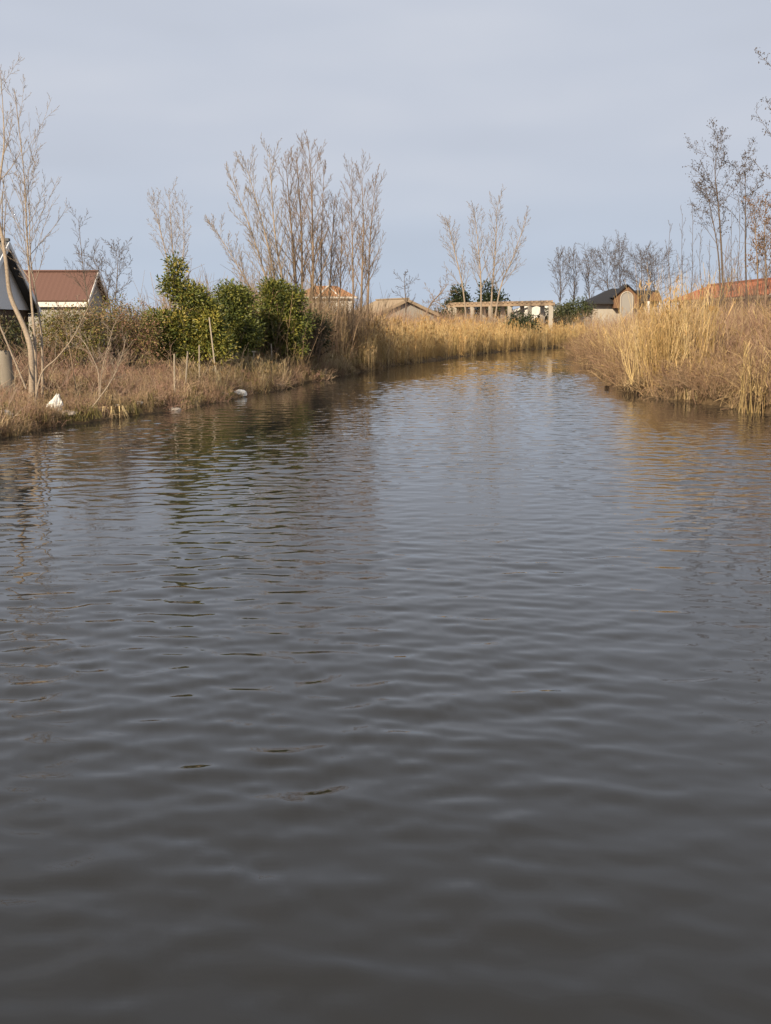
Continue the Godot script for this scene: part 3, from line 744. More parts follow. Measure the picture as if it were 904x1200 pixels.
func undergrowth() -> void:
	var reed := []
	for k in 6: reed.append(reed_clump(300 + k, 12, 1.6, 0.26, 0.07, 0.3))
	var gold := [Color(0.60, 0.42, 0.20), Color(0.64, 0.47, 0.24), Color(0.54, 0.38, 0.18), Color(0.68, 0.52, 0.29)]
	scatter("reed_bed", "golden dry reeds along the far left bank", reed, straw, bank_spots(-1, -53.0, -102.0, 0.02, 3.4, 7.5, 41), Vector2(0.75, 1.15), gold, 51, "reeds", 0.05)
	var low_reed := []
	for k in 4: low_reed.append(reed_clump(310 + k, 12, 0.95, 0.25, 0.28, 0.1))
	scatter("straw_grass", "knee-high straw-coloured grass below the evergreens", low_reed, straw, bank_spots(-1, -33.4, -54.4, 0.05, 2.2, 7.0, 42, 0.3), Vector2(0.5, 1.0), [Color(0.42, 0.32, 0.18), Color(0.36, 0.27, 0.15), Color(0.30, 0.24, 0.12), Color(0.46, 0.37, 0.22)], 52, "grass")
	var weeds := []
	for k in 6: weeds.append(twig_clump(320 + k, 24, 0.62, 0.32, 0.5, 3, 0.0046))
	var umber := [Color(0.40, 0.27, 0.19), Color(0.33, 0.215, 0.155), Color(0.47, 0.335, 0.225), Color(0.38, 0.24, 0.18), Color(0.54, 0.40, 0.27)]
	scatter("dead_weeds", "tangle of brown dead weeds on the near left bank", weeds, brush, bank_spots(-1, -18.6, -49.7, 0.0, 3.6, 13.0, 43), Vector2(0.5, 1.1), umber, 53, "weeds", 0.25)
	var blades := []
	for k in 5: blades.append(grass_tuft(330 + k, 60, 0.4, 0.25, 1.0))
	scatter("dry_grass", "withered grass covering the left bank", blades, straw, bank_spots(-1, -15.5, -55.9, -0.05, 6.0, 15.0, 44), Vector2(0.5, 1.2), [Color(0.34, 0.25, 0.14), Color(0.28, 0.20, 0.12), Color(0.40, 0.31, 0.18), Color(0.20, 0.17, 0.07)], 54, "grass", 0.2)
	scatter("green_grass", "short green grass under the evergreens", blades, straw, bank_spots(-1, -28.7, -46.6, 1.6, 5.0, 10.0, 45, 0.45), Vector2(0.4, 0.8), [Color(0.12, 0.13, 0.035), Color(0.16, 0.16, 0.05), Color(0.10, 0.12, 0.03)], 55, "grass", 0.2)
	var tall := []
	for k in 5: tall.append(twig_clump(340 + k, 14, 2.3, 0.4, 0.12, 4, 0.007, 0.35))
	var upright := []
	for k in 5: upright.append(twig_clump(380 + k, 12, 2.6, 0.35, 0.02, 5, 0.009, 0.1))
	scatter("brush", "waist-high bare brown brush behind the left bank", tall, brush, bank_spots(-1, -24.0, -33.5, 2.6, 8.5, 1.7, 46), Vector2(0.3, 0.75), umber, 56, "brush", 0.1)
	scatter("sapling_thicket", "dense thicket of thin bare shoots below the tall bare trees", upright, brush, bank_spots(-1, -43.0, -60.0, 0.5, 6.5, 4.5, 47), Vector2(0.75, 1.3), [Color(0.36, 0.26, 0.16), Color(0.28, 0.2, 0.13), Color(0.42, 0.32, 0.2), Color(0.3, 0.22, 0.14)], 57, "thicket", 0.06)
	scatter("brush", "brown scrub behind the far reeds", tall, brush, bank_spots(-1, -59.1, -111.9, 2.6, 11.0, 2.2, 48), Vector2(0.65, 1.15), umber, 58, "brush", 0.1)
	var stems := []
	for k in 4: stems.append(twig_clump(370 + k, 5, 1.5, 0.4, 0.55, 5, 0.006))
	scatter("dead_stems", "long pale dead stems sticking out of the left bank weeds", stems, brush, bank_spots(-1, -20.0, -44.0, 0.3, 4.5, 1.3, 49), Vector2(0.5, 1.1), [Color(0.50, 0.40, 0.29), Color(0.42, 0.32, 0.22), Color(0.34, 0.22, 0.17)], 59, "stems", 0.3)
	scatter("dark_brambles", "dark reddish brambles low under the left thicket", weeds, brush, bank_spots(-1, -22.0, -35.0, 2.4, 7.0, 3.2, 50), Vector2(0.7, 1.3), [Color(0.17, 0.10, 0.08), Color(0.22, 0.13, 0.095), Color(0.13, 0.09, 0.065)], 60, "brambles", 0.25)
	# right bank
	var bramble := []
	for k in 6: bramble.append(twig_clump(350 + k, 20, 1.15, 0.5, 0.75, 4, 0.0068))
	var tan := [Color(0.34, 0.225, 0.135), Color(0.27, 0.18, 0.115), Color(0.44, 0.31, 0.18), Color(0.22, 0.145, 0.10), Color(0.30, 0.21, 0.13)]
	scatter("brambles", "tangled tan brambles covering the right bank", bramble, brush, bank_spots(1, -23.3, -88.6, 0.0, 9.0, 6.0, 61), Vector2(0.6, 1.2), tan, 71, "brambles", 0.25)
	scatter("dry_grass", "withered grass covering the right bank", blades, straw, bank_spots(1, -18.6, -87.0, -0.05, 7.0, 7.0, 62), Vector2(0.6, 1.5), [Color(0.40, 0.29, 0.165), Color(0.29, 0.205, 0.125), Color(0.50, 0.38, 0.22)], 72, "grass", 0.3)
	var lean := []
	for k in 6: lean.append(reed_clump(360 + k, 8, 2.75, 0.3, 0.17, 0.12))
	rng.seed = 63
	var stand := []
	for i in 62:
		var a := rng.randf() * TAU
		var q := Vector3(8.75, 0, -36.8) + Vector3(cos(a) * 1.0, 0, sin(a) * 2.0) * sqrt(rng.randf())
		q.y = ground_at(q.x, q.z)
		if q.y > 0.05: stand.append(q)
	scatter("reed_bed", "tall golden reeds standing and leaning on the right bank", lean, straw, stand, Vector2(0.85, 1.25), gold, 73, "reeds", 0.16)
	scatter("reed_bed", "thin scattered reeds along the right bank edge", lean, straw, bank_spots(1, -26.4, -83.9, 0.0, 4.5, 0.22, 64), Vector2(0.5, 0.95), gold, 74, "reeds", 0.25)
	var fallen := []
	for k in 4: fallen.append(reed_clump(390 + k, 4, 2.0, 0.3, 0.4, 0.0))
	scatter("fallen_reeds", "bent and fallen straw reeds lying over the right bank brambles", fallen, straw, bank_spots(1, -27.0, -80.0, 0.1, 5.5, 1.1, 67), Vector2(0.6, 1.1), gold, 78, "reeds", 0.75)
	scatter("brush", "bare brown brush along the top of the right bank", tall, brush, bank_spots(1, -26.4, -87.0, 1.2, 13.0, 2.2, 65), Vector2(0.4, 0.85), umber, 75, "brush", 0.12)
	scatter("sapling_thicket", "grey thicket of thin bare shoots behind the right bank brush", upright, brush, bank_spots(1, -42.0, -66.0, 5.0, 11.0, 0.45, 66), Vector2(0.8, 1.6), [Color(0.22, 0.17, 0.13), Color(0.28, 0.21, 0.16), Color(0.17, 0.135, 0.11)], 77, "thicket", 0.07)
	var bank_shade_tones := [Color(0.10, 0.068, 0.045), Color(0.14, 0.095, 0.06), Color(0.075, 0.05, 0.035)]  # dark tones paint the shade at the foot of the banks onto the roots
	scatter("shade_dark_roots", "roots and weeds along the left waterline, coloured dark for the undercut shade", weeds, brush, bank_spots(-1, -20.0, -62.0, 0.0, 0.18, 9.0, 68), Vector2(0.3, 0.6), bank_shade_tones, 79, "roots", 0.5)
	scatter("shade_dark_roots", "added root tangle along the right waterline, coloured dark for shade under the bank", weeds, brush, bank_spots(1, -25.0, -82.0, 0.0, 0.18, 9.0, 69), Vector2(0.35, 0.7), bank_shade_tones, 80, "roots", 0.5)
	# far scrub that closes the horizon
	rng.seed = 88
	var spots := []
	for i in 2600:
		var z := -rng.randf_range(132.0, 290.0)
		spots.append(Vector3(rng.randf_range(-1.0, 1.0) * (40.0 - z * 0.4), 0.6, z))
	scatter("far_scrub", "low grey-brown scrub along the horizon", tall, brush, spots, Vector2(1.0, 1.7), [Color(0.17, 0.14, 0.11), Color(0.13, 0.115, 0.08), Color(0.2, 0.165, 0.12)], 76, "scrub", 0.1)

# ---------------------------------------------------------------- buildings
func corrugated(a: Vector3, b: Vector3, down: Vector3, pitch: float, depth: float, thick: float) -> ArrayMesh:
	# a roof slope: ridge from a to b, falling by down; waves run down the slope
	var s := Shape.new()
	var along := b - a
	var up := down.cross(along).normalized()
	if up.y < 0: up = -up
	var k := int(along.length() / pitch * 4.0)
	for i in k:
		var t0 := float(i) / k
		var t1 := float(i + 1) / k
		var h0 := up * depth * sin(TAU * t0 * k / 4.0)
		var h1 := up * depth * sin(TAU * t1 * k / 4.0)
		var p := a + along * t0 + h0
		var q := a + along * t1 + h1
		s.quad(p, p + down, q + down, q)
	var lo := -up * thick
	s.quad(a + lo, b + lo, b + down + lo, a + down + lo)
	s.quad(a + down + lo, b + down + lo, b + down, a + down)
	s.quad(a + lo, a + down + lo, a + down, a)
	s.quad(b, b + down, b + down + lo, b + lo)
	s.quad(a, b, b + lo, a + lo)
	return s.mesh()

func box_mesh(lo: Vector3, hi: Vector3) -> ArrayMesh:
	var s := Shape.new()
	s.box(lo, hi)
	return s.mesh()

func bar_mesh(a: Vector3, b: Vector3, w: float, h: float) -> ArrayMesh:
	var s := Shape.new()
	s.bar(a, b, w, h)
	return s.mesh()

func prism(pts: Array, z0: float, z1: float) -> ArrayMesh:
	# an outline in x and y, convex from its first corner, with depth along z
	var s := Shape.new()
	for i in range(1, pts.size() - 1):
		s.tri(Vector3(pts[0].x, pts[0].y, z1), Vector3(pts[i + 1].x, pts[i + 1].y, z1), Vector3(pts[i].x, pts[i].y, z1))
		s.tri(Vector3(pts[0].x, pts[0].y, z0), Vector3(pts[i].x, pts[i].y, z0), Vector3(pts[i + 1].x, pts[i + 1].y, z0))
	for i in pts.size():
		var a: Vector2 = pts[i]
		var b: Vector2 = pts[(i + 1) % pts.size()]
		s.quad(Vector3(a.x, a.y, z0), Vector3(a.x, a.y, z1), Vector3(b.x, b.y, z1), Vector3(b.x, b.y, z0))
	return s.mesh()

func gable_house(t: Node3D, half: float, eave: float, ridge: float, long: float, over: float, wall: Material, lower: Material, split: float, roof: Material, trim: Material, band: float, wavy := 0.02) -> void:
	# gable end at local z = 0 facing +z, ridge runs to -z
	var slope := (ridge - eave) / half
	var w := half - over
	var e := ridge - 0.1 - slope * w
	part("gable_wall", prism([Vector2(-w, minf(split, e - 0.01)), Vector2(w, minf(split, e - 0.01)), Vector2(w, e), Vector2(0, ridge - 0.1), Vector2(-w, e)], -over - 0.2, -over), wall, t)
	part("wall", box_mesh(Vector3(-w, -0.4, -long + over), Vector3(w, minf(split, e - 0.01) - 0.004, -over - 0.06)), lower, t)
	part("wall", box_mesh(Vector3(w - 0.2, minf(split, e - 0.01), -long + over), Vector3(w - 0.003, e - 0.05, -over - 0.204)), wall, t)
	part("wall", box_mesh(Vector3(-w + 0.003, minf(split, e - 0.01), -long + over), Vector3(-w + 0.2, e - 0.05, -over - 0.204)), wall, t)
	for s in [-1.0, 1.0]:
		part("roof", corrugated(Vector3(0, ridge, 0), Vector3(0, ridge, -long), Vector3(s * half, eave - ridge, 0), 0.28, wavy, 0.08), roof, t)
		part("barge_board", bar_mesh(Vector3(s * 0.03, ridge - 0.14, 0.02), Vector3(s * half, eave - 0.14, 0.02), 0.05, 0.2), trim, t)
		part("fascia", box_mesh(Vector3(s * half - 0.03, eave - 0.1 - band, -long), Vector3(s * half + 0.03, eave - 0.085, -0.01)), trim, t)
	part("ridge_cap", bar_mesh(Vector3(0, ridge + 0.03, 0.03), Vector3(0, ridge + 0.03, -long), 0.3, 0.09), roof, t)

func houses() -> void:
	var clad := paint(Color.WHITE, 0.8, grain(61, 0.02, lin(0.64, 0.67, 0.69), lin(0.76, 0.78, 0.79)), 0.8)
	var brown_wall := paint(Color.WHITE, 0.9, grain(62, 0.03, lin(0.05, 0.035, 0.025), lin(0.11, 0.075, 0.05)), 0.8)
	var slate := paint(Color.WHITE, 0.7, grain(63, 0.03, lin(0.09, 0.095, 0.10), lin(0.17, 0.175, 0.18)), 0.8)
	var white := paint(Color.WHITE, 0.8, grain(64, 0.03, lin(0.58, 0.56, 0.52), lin(0.78, 0.76, 0.72)), 0.8)
	var rust := paint(Color.WHITE, 0.85, grain(65, 0.03, lin(0.13, 0.075, 0.06), lin(0.18, 0.105, 0.085)), 0.8)
	var terracotta := paint(Color.WHITE, 0.85, grain(66, 0.05, lin(0.32, 0.16, 0.08), lin(0.46, 0.25, 0.14)), 0.9)
	var brick_red := paint(Color.WHITE, 0.85, grain(67, 0.05, lin(0.25, 0.095, 0.055), lin(0.40, 0.17, 0.10)), 0.9)
	var cream := paint(Color.WHITE, 0.9, grain(68, 0.03, lin(0.34, 0.31, 0.26), lin(0.48, 0.44, 0.38)), 0.7)
	var grey_wall := paint(Color.WHITE, 0.9, grain(69, 0.03, lin(0.26, 0.245, 0.22), lin(0.40, 0.38, 0.34)), 0.7)
	var tan_roof := paint(Color.WHITE, 0.9, grain(70, 0.03, lin(0.26, 0.20, 0.14), lin(0.38, 0.30, 0.21)), 0.7)
	var black := paint(Color.WHITE, 0.75, grain(71, 0.04, lin(0.022, 0.023, 0.026), lin(0.055, 0.055, 0.06)), 0.7)
	var wood := paint(Color.WHITE, 0.85, grain(72, 0.04, lin(0.14, 0.08, 0.05), lin(0.23, 0.14, 0.085)), 0.8)
	var ochre := paint(Color.WHITE, 0.85, grain(73, 0.04, lin(0.45, 0.27, 0.06), lin(0.58, 0.38, 0.10)), 0.8)
	var log_wood := paint(Color.WHITE, 0.9, grain(74, 0.04, lin(0.28, 0.20, 0.13), lin(0.46, 0.35, 0.25)), 1.0)
	var t := thing("house", "house with pale grey gable and dark eaves at the left edge", "house", Vector3(-12.46, ground_at(-12.46, -40.40), -40.40), 1.672)
	var g := t.position.y
	gable_house(t, 5.31, 2.52 - g, 4.79 - g, 10.0, 0.35, clad, brown_wall, 3.25 - g, slate, clad, 0.1)
	t = thing("house", "house with plain brown roof and white eaves behind the brambles", "house", Vector3(-16.51, ground_at(-16.51, -69.93), -69.93), PI / 2)
	g = t.position.y
	gable_house(t, 2.6, 3.27 - g, 4.96 - g, 8.0, 0.25, grey_wall, grey_wall, 2.0 - g, rust, white, 0.25, 0.006)
	# orange hipped roof far behind the evergreens
	t = thing("house", "far house with orange hipped roof behind the tall bare trees", "house", Vector3(-5.12, ground_at(-5.12, -102.56), -102.56))
	g = t.position.y
	part("wall", box_mesh(Vector3(-2.3, -0.3, -4.0), Vector3(2.3, 4.1 - g, 0.0)), white, t)
	var hip := Shape.new()
	var c := [Vector3(-2.7, 4.15 - g, 0.4), Vector3(2.7, 4.15 - g, 0.4), Vector3(2.7, 4.15 - g, -4.4), Vector3(-2.7, 4.15 - g, -4.4)]
	var r0 := Vector3(-1.0, 5.1 - g, -2.0)
	var r1 := Vector3(0.9, 5.1 - g, -2.0)
	hip.quad(c[0], r0, r1, c[1])
	hip.quad(c[2], r1, r0, c[3])
	hip.tri(c[1], r1, c[2])
	hip.tri(c[3], r0, c[0])
	hip.quad(c[0], c[1], c[2], c[3])
	part("roof", hip.mesh(), terracotta, t)
	for q in [[c[0], c[1]], [c[1], c[2]], [c[3], c[0]]]:
		part("fascia", bar_mesh(q[0] - Vector3(0, 0.08, 0), q[1] - Vector3(0, 0.08, 0), 0.06, 0.14), white, t)
	var peak := part("dormer", prism([Vector2(-0.55, 4.2 - g), Vector2(1.15, 4.2 - g), Vector2(0.3, 5.0 - g)], -1.6, 0.3), terracotta, t)
	part("barge_board", bar_mesh(Vector3(-0.6, 4.18 - g, 0.33), Vector3(0.3, 5.04 - g, 0.33), 0.05, 0.09), white, peak)
	part("barge_board", bar_mesh(Vector3(1.2, 4.18 - g, 0.33), Vector3(0.3, 5.04 - g, 0.33), 0.05, 0.09), white, peak)
	t = thing("house", "low house with grey gable and tan roof behind the far reeds", "house", Vector3(1.70, ground_at(1.70, -93.24), -93.24), 0.35)
	g = t.position.y
	gable_house(t, 2.6, 2.7 - g, 3.82 - g, 7.0, 0.3, grey_wall, grey_wall, 2.0 - g, tan_roof, tan_roof, 0.1)
	t = thing("shed", "long white shed with low grey roof behind the pergola", "shed", Vector3(15.01, ground_at(15.01, -121.21), -121.21), -0.45)
	g = t.position.y
	gable_house(t, 3.0, 3.0 - g, 4.0 - g, 5.0, 0.3, white, white, 2.4 - g, slate, white, 0.22)
	dark_house(black, cream, wood, white)
	# right-hand orange roof
	t = thing("house", "long house with orange tiled roof behind the right-hand trees", "house", Vector3(20.0, ground_at(20.0, -64.0), -64.0))
	g = t.position.y
	part("wall", box_mesh(Vector3(-1.95, -0.4, -10.7), Vector3(2.2, 3.35 - g, 9.6)), grey_wall, t)
	part("roof", corrugated(Vector3(0, 4.27 - g, -11.2), Vector3(0, 4.27 - g, 10.0), Vector3(-2.35, -0.9, 0), 0.3, 0.035, 0.09), brick_red, t)
	part("roof", corrugated(Vector3(0, 4.27 - g, -11.2), Vector3(0, 4.27 - g, 10.0), Vector3(2.35, -0.9, 0), 0.3, 0.035, 0.09), brick_red, t)
	part("ridge_cap", bar_mesh(Vector3(0, 4.31 - g, -11.25), Vector3(0, 4.31 - g, 10.05), 0.28, 0.12), brick_red, t)
	part("gutter", bar_mesh(Vector3(-2.42, 3.28 - g, -11.2), Vector3(-2.42, 3.28 - g, 10.0), 0.1, 0.1), tan_roof, t)
	var porch := part("porch_gable", prism([Vector2(-2.2, 3.35 - g), Vector2(0.8, 3.35 - g), Vector2(-0.7, 4.2 - g)], 7.6, 8.4), ochre, t)
	part("barge_board", bar_mesh(Vector3(-2.4, 3.3 - g, 8.44), Vector3(-0.7, 4.28 - g, 8.44), 0.06, 0.16), white, porch)
	# pergola
	var a := Vector3(6.38, 0, -111.89)
	var b := Vector3(13.57, 0, -99.46)
	var p := thing("pergola", "open pergola of cream posts and brown beams behind the reeds", "pergola", Vector3(10.0, ground_at(10.0, -106.0), -106.0))
	var off := p.position
	var dir := (b - a).normalized()
	var back := Vector3(-0.3, 0, -3.0)
	for row in 2:
		for i in 6:
			var q: Vector3 = a.lerp(b, i / 5.0) + back * row
			part("post", box_mesh(Vector3(-0.17, -0.3, -0.17), Vector3(0.17, 3.38 - off.y, 0.17)), cream, p, Vector3(q.x - off.x, 0, q.z - off.z))
		var h := Vector3(0, 3.5, 0)
		part("beam", bar_mesh(a + back * row - dir * 0.4 + h - off, b + back * row + dir * 0.4 + h - off, 0.22, 0.24), log_wood, p)
	for i in 22:
		var q: Vector3 = a.lerp(b, i / 21.0) + Vector3(0, 3.71, 0) - off
		part("rafter", bar_mesh(q - back * 0.15, q + back * 1.15, 0.12, 0.17), log_wood, p)

func dark_house(black: Material, cream: Material, wood: Material, white: Material) -> void:
	var o := Vector3(24.53, ground_at(24.53, -124.32), -124.32)
	var t := thing("house", "house with flared black roof and white arched window", "house", o)
	var g := o.y + 0.2
	part("wall", box_mesh(Vector3(-3.3, -0.4, -5.0), Vector3(0.9, 4.35 - g, 0.0)), cream, t)
	part("wall", box_mesh(Vector3(0.9, -0.4, -5.0), Vector3(3.5, 4.2 - g, -0.6)), cream, t)
	# flared slope facing the river: rows from eave to ridge, with a hip on the left
	var rows := [[-4.2, 1.5, 4.15, 0.8], [-3.3, 1.3, 4.45, 0.1], [-2.5, 1.1, 4.85, -0.9], [-1.6, 0.9, 5.35, -1.8], [-0.9, 0.5, 5.65, -2.4]]
	var s := Shape.new()
	for i in 4:
		var e: Array = rows[i]
		var f: Array = rows[i + 1]
		s.quad(Vector3(e[0], e[2] - g, e[3]), Vector3(f[0], f[2] - g, f[3]), Vector3(f[1], f[2] - g, f[3]), Vector3(e[1], e[2] - g, e[3]))
		var eb: float = -5.0 - e[3]
		var fb: float = -5.0 - f[3]
		s.quad(Vector3(e[0], e[2] - g, eb), Vector3(f[0], f[2] - g, fb), Vector3(f[0], f[2] - g, f[3]), Vector3(e[0], e[2] - g, e[3]))
		s.quad(Vector3(e[1], e[2] - g, e[3]), Vector3(f[1], f[2] - g, f[3]), Vector3(f[1], f[2] - g, fb), Vector3(e[1], e[2] - g, eb))
		s.quad(Vector3(e[1], e[2] - g, eb), Vector3(f[1], f[2] - g, fb), Vector3(f[0], f[2] - g, fb), Vector3(e[0], e[2] - g, eb))
	part("roof", s.mesh(), black, t)
	part("fascia", bar_mesh(Vector3(-4.2, 4.08 - g, 0.82), Vector3(1.5, 4.08 - g, 0.82), 0.08, 0.14), black, t)
	part("roof", corrugated(Vector3(1.2, 5.45 - g, -2.4), Vector3(3.9, 5.45 - g, -2.4), Vector3(0, -1.3, 2.4), 0.3, 0.03, 0.1), black, t)
	part("roof", corrugated(Vector3(1.2, 5.45 - g, -2.4), Vector3(3.9, 5.45 - g, -2.4), Vector3(0, -1.3, -2.4), 0.3, 0.03, 0.1), black, t)
	part("porch_gable", prism([Vector2(2.4, 4.3 - g), Vector2(3.8, 4.3 - g), Vector2(3.5, 5.1 - g), Vector2(2.9, 5.25 - g)], -0.3, 0.05), wood, t)
	for x in [1.3, 2.4, 3.65]:
		part("post", box_mesh(Vector3(x - 0.12, -0.3, -0.1), Vector3(x + 0.12, 4.3 - g, 0.14)), white, t)
	# arched front
	part("dormer", prism([Vector2(-1.3, 3.6 - g), Vector2(1.25, 3.6 - g), Vector2(1.25, 4.7 - g), Vector2(0.0, 5.85 - g), Vector2(-1.3, 4.7 - g)], -2.2, 0.95), wood, t)
	part("dormer_roof", bar_mesh(Vector3(-1.5, 4.62 - g, 0.0), Vector3(0.02, 5.95 - g, 0.0), 2.4, 0.1), black, t)
	part("dormer_roof", bar_mesh(Vector3(1.5, 4.62 - g, 0.0), Vector3(-0.02, 5.95 - g, 0.0), 2.4, 0.1), black, t)
	var glass := StandardMaterial3D.new()
	glass.albedo_color = lin(0.30, 0.28, 0.25)
	glass.roughness = 0.15
	var pane := Shape.new()
	var arch := PackedVector3Array()
	for i in 17:
		var w := PI * i / 16.0
		arch.append(Vector3(cos(w) * 0.62, 4.6 - g + sin(w) * 0.62, 1.0))
	for i in 16:
		pane.tri(Vector3(0, 4.6 - g, 1.0), arch[i + 1], arch[i])
	pane.quad(Vector3(-0.62, 2.4 - g, 1.0), Vector3(-0.62, 4.6 - g, 1.0), Vector3(0.62, 4.6 - g, 1.0), Vector3(0.62, 2.4 - g, 1.0))
	var win := part("arched_window", pane.mesh(), glass, t)
	var ring := Shape.new()
	arch.insert(0, Vector3(0.62, 2.4 - g, 1.0))
	arch.append(Vector3(-0.62, 2.4 - g, 1.0))
	ring.tube(arch, radii(arch.size(), 0.075, 0.075), 6)
	part("frame", ring.mesh(), cream, win)

# ---------------------------------------------------------------- small things on the banks
func crumpled(size: Vector3, seed_value: int, peak := 0.0, rings := 12, around := 18) -> ArrayMesh:
	var f := FastNoiseLite.new()
	f.seed = seed_value
	f.frequency = 1.0
	f.noise_type = FastNoiseLite.TYPE_CELLULAR
	f.fractal_octaves = 2
	var s := Shape.new()
	var pts := []
	for j in rings + 1:
		var row := []
		var e := PI * j / rings
		for i in around:
			var a := TAU * i / around
			var d := Vector3(cos(a) * sin(e), cos(e), sin(a) * sin(e))
			var r := 1.0 + 0.5 * f.get_noise_3d(d.x * 1.9, d.y * 1.9, d.z * 1.9)
			var q := d * r
			var high := clampf(q.y, 0.0, 2.0)
			q.x = q.x * (1.0 - 0.75 * peak * ss(0.0, 1.1, high)) + peak * high * 0.55
			q.z *= 1.0 - 0.6 * peak * ss(0.0, 1.1, high)
			q.y *= 1.0 + peak * high
			row.append(q * size)
		pts.append(row)
	for j in rings:
		for i in around:
			var k := (i + 1) % around
			s.quad(pts[j][i], pts[j][k], pts[j + 1][k], pts[j + 1][i])
	return s.mesh()

func bank_things() -> void:
	var plastic := paint(Color.WHITE, 0.5, grain(81, 0.04, lin(0.60, 0.58, 0.53), lin(0.82, 0.80, 0.76)), 2.0)
	var dull := paint(Color.WHITE, 0.7, grain(82, 0.05, lin(0.24, 0.20, 0.17), lin(0.44, 0.39, 0.34)), 2.0)
	var grey_wood := paint(Color.WHITE, 0.9, grain(83, 0.05, lin(0.27, 0.225, 0.17), lin(0.52, 0.45, 0.35)), 1.5)
	var dark_root := paint(Color.WHITE, 0.9, grain(84, 0.05, lin(0.03, 0.022, 0.016), lin(0.10, 0.07, 0.045)), 2.0)
	var p := Vector3(-7.19, 0.21, -25.95)
	solo("plastic_bag", crumpled(Vector3(0.25, 0.24, 0.18), 5, 0.85), plastic, "white peaked plastic bag standing on the left bank", "bag", on_ground(p, -0.12))
	p = Vector3(-6.88, 0.07, -25.80)
	solo("plastic_sheet", crumpled(Vector3(0.3, 0.09, 0.2), 6), dull, "dull crumpled plastic sheet beside the peaked white bag", "litter", on_ground(p, -0.03))
	p = Vector3(-7.81, 0.19, -24.40)
	solo("plastic_bag", crumpled(Vector3(0.28, 0.14, 0.2), 7), plastic, "flat white plastic bag lying at the left edge", "bag", on_ground(p, -0.05))
	var bits := [[Vector3(-6.27, -0.05, -27.97), 0.065, "left of two small white stones at the left waterline"], [Vector3(-5.91, -0.07, -28.75), 0.085, "right of two small white stones at the left waterline"], [Vector3(-5.19, 0.37, -29.50), 0.14, "pale crumpled litter lying in the dead weeds by the stakes"], [Vector3(-4.54, 0.34, -33.60), 0.15, "pale rubble heap left of the white one near the evergreens"], [Vector3(-4.21, 0.24, -34.80), 0.19, "whitest rubble heap at the waterline below the evergreens"], [Vector3(-3.86, 0.27, -36.20), 0.15, "small rubble heap right of the whitest one at the waterline"]]
	for i in bits.size():
		var b: Array = bits[i]
		solo(["white_stone", "white_stone", "litter", "rubble", "rubble", "rubble"][i], crumpled(Vector3(b[1] * 1.4, b[1] * 0.7, b[1]), 20 + i), plastic if i in [0, 1, 4] else dull, b[2], ["stone", "stone", "litter", "rubble", "rubble", "rubble"][i], on_ground(b[0], -b[1] * 0.3), "pale litter on the left bank")
	var s := Shape.new()
	p = on_ground(Vector3(-8.66, 0.76, -27.35), 0.1)
	rng.seed = 9
	s.tube(smooth_path([Vector3.ZERO, Vector3(0.02, 0.5, 0), Vector3(0.0, 0.85, 0.0), Vector3(0.01, 1.12, 0.0)], 3), PackedFloat32Array([0.2, 0.18, 0.165, 0.16, 0.165, 0.155, 0.16, 0.15, 0.155, 0.14]), 22)
	for k in s.v.size():
		var groove := 1.0 + 0.13 * sin(float(k % 22) * 2.1) + 0.06 * sin(float(k % 22) * 5.3 + k * 0.05)
		s.v[k] = Vector3(s.v[k].x * groove, s.v[k].y + (0.07 * sin(float(k % 22) * 1.7) if k >= s.v.size() - 22 else 0.0), s.v[k].z * groove)
	var cap := s.v.size()
	s.v.append(Vector3(0.01, 1.1, 0.0))
	s.n.append(Vector3.UP)
	s.c.append(Color.WHITE)
	for j in 22: s.ix.append_array(PackedInt32Array([cap, cap - 22 + (j + 1) % 22, cap - 22 + j]))
	solo("wooden_post", s.mesh(), paint(Color.WHITE, 0.95, grain(85, 0.08, lin(0.10, 0.085, 0.065), lin(0.44, 0.40, 0.34), 5), 2.5), "thick weathered grey wooden post at the left edge", "post", p)
	var stakes := [[Vector3(-5.58, 0.28, -31.70), Vector3(-5.55, 1.31, -31.70), "leftmost thin fence stake below the leftmost evergreen"], [Vector3(-5.51, 0.35, -32.94), Vector3(-5.48, 1.35, -32.94), "second fence stake, leaning right below the leftmost evergreen"], [Vector3(-5.35, 0.38, -34.50), Vector3(-5.32, 1.48, -34.50), "third fence stake from the left, below the leftmost evergreen"], [Vector3(-4.94, 0.43, -35.43), Vector3(-4.90, 2.27, -35.43), "longest thin leaning stake between first and middle evergreens"], [Vector3(-4.30, 0.24, -39.32), Vector3(-4.29, 1.18, -39.32), "pale flat-topped fence stake below the middle evergreen"], [Vector3(-3.93, 0.29, -41.96), Vector3(-3.92, 1.38, -41.96), "fence stake below the left side of the rightmost evergreen"], [Vector3(-3.22, 0.30, -44.44), Vector3(-3.21, 1.33, -44.44), "fence stake below the right side of the rightmost evergreen"]]
	for i in stakes.size():
		var k: Array = stakes[i]
		var base := on_ground(k[0], 0.15)
		var top: float = k[1].y - base.y
		var tilt: float = [0.02, 0.1, 0.02, -0.22, 0.0, -0.05, -0.05][i]
		var st := Shape.new()
		st.tube(PackedVector3Array([Vector3.ZERO, Vector3(tilt * 0.5, top * 0.5, 0.02), Vector3(tilt, top, 0.0), Vector3(tilt, top + 0.01, 0.0)]), PackedFloat32Array([0.024, 0.023, 0.02, 0.001]), 6)
		if i == 4: st.box(Vector3(-0.06, top - 0.02, -0.05), Vector3(0.06, top + 0.02, 0.05))
		solo("fence_stake", st.mesh(), grey_wood, k[2], "stake", base, "fence stakes on the left bank")
	# leaning pole at the left edge
	s = Shape.new()
	s.tube(smooth_path([Vector3(-7.87, 0.71, -26.26), Vector3(-8.15, 1.47, -26.26), Vector3(-8.44, 2.25, -26.26)], 3), radii(7, 0.022, 0.018), 6)
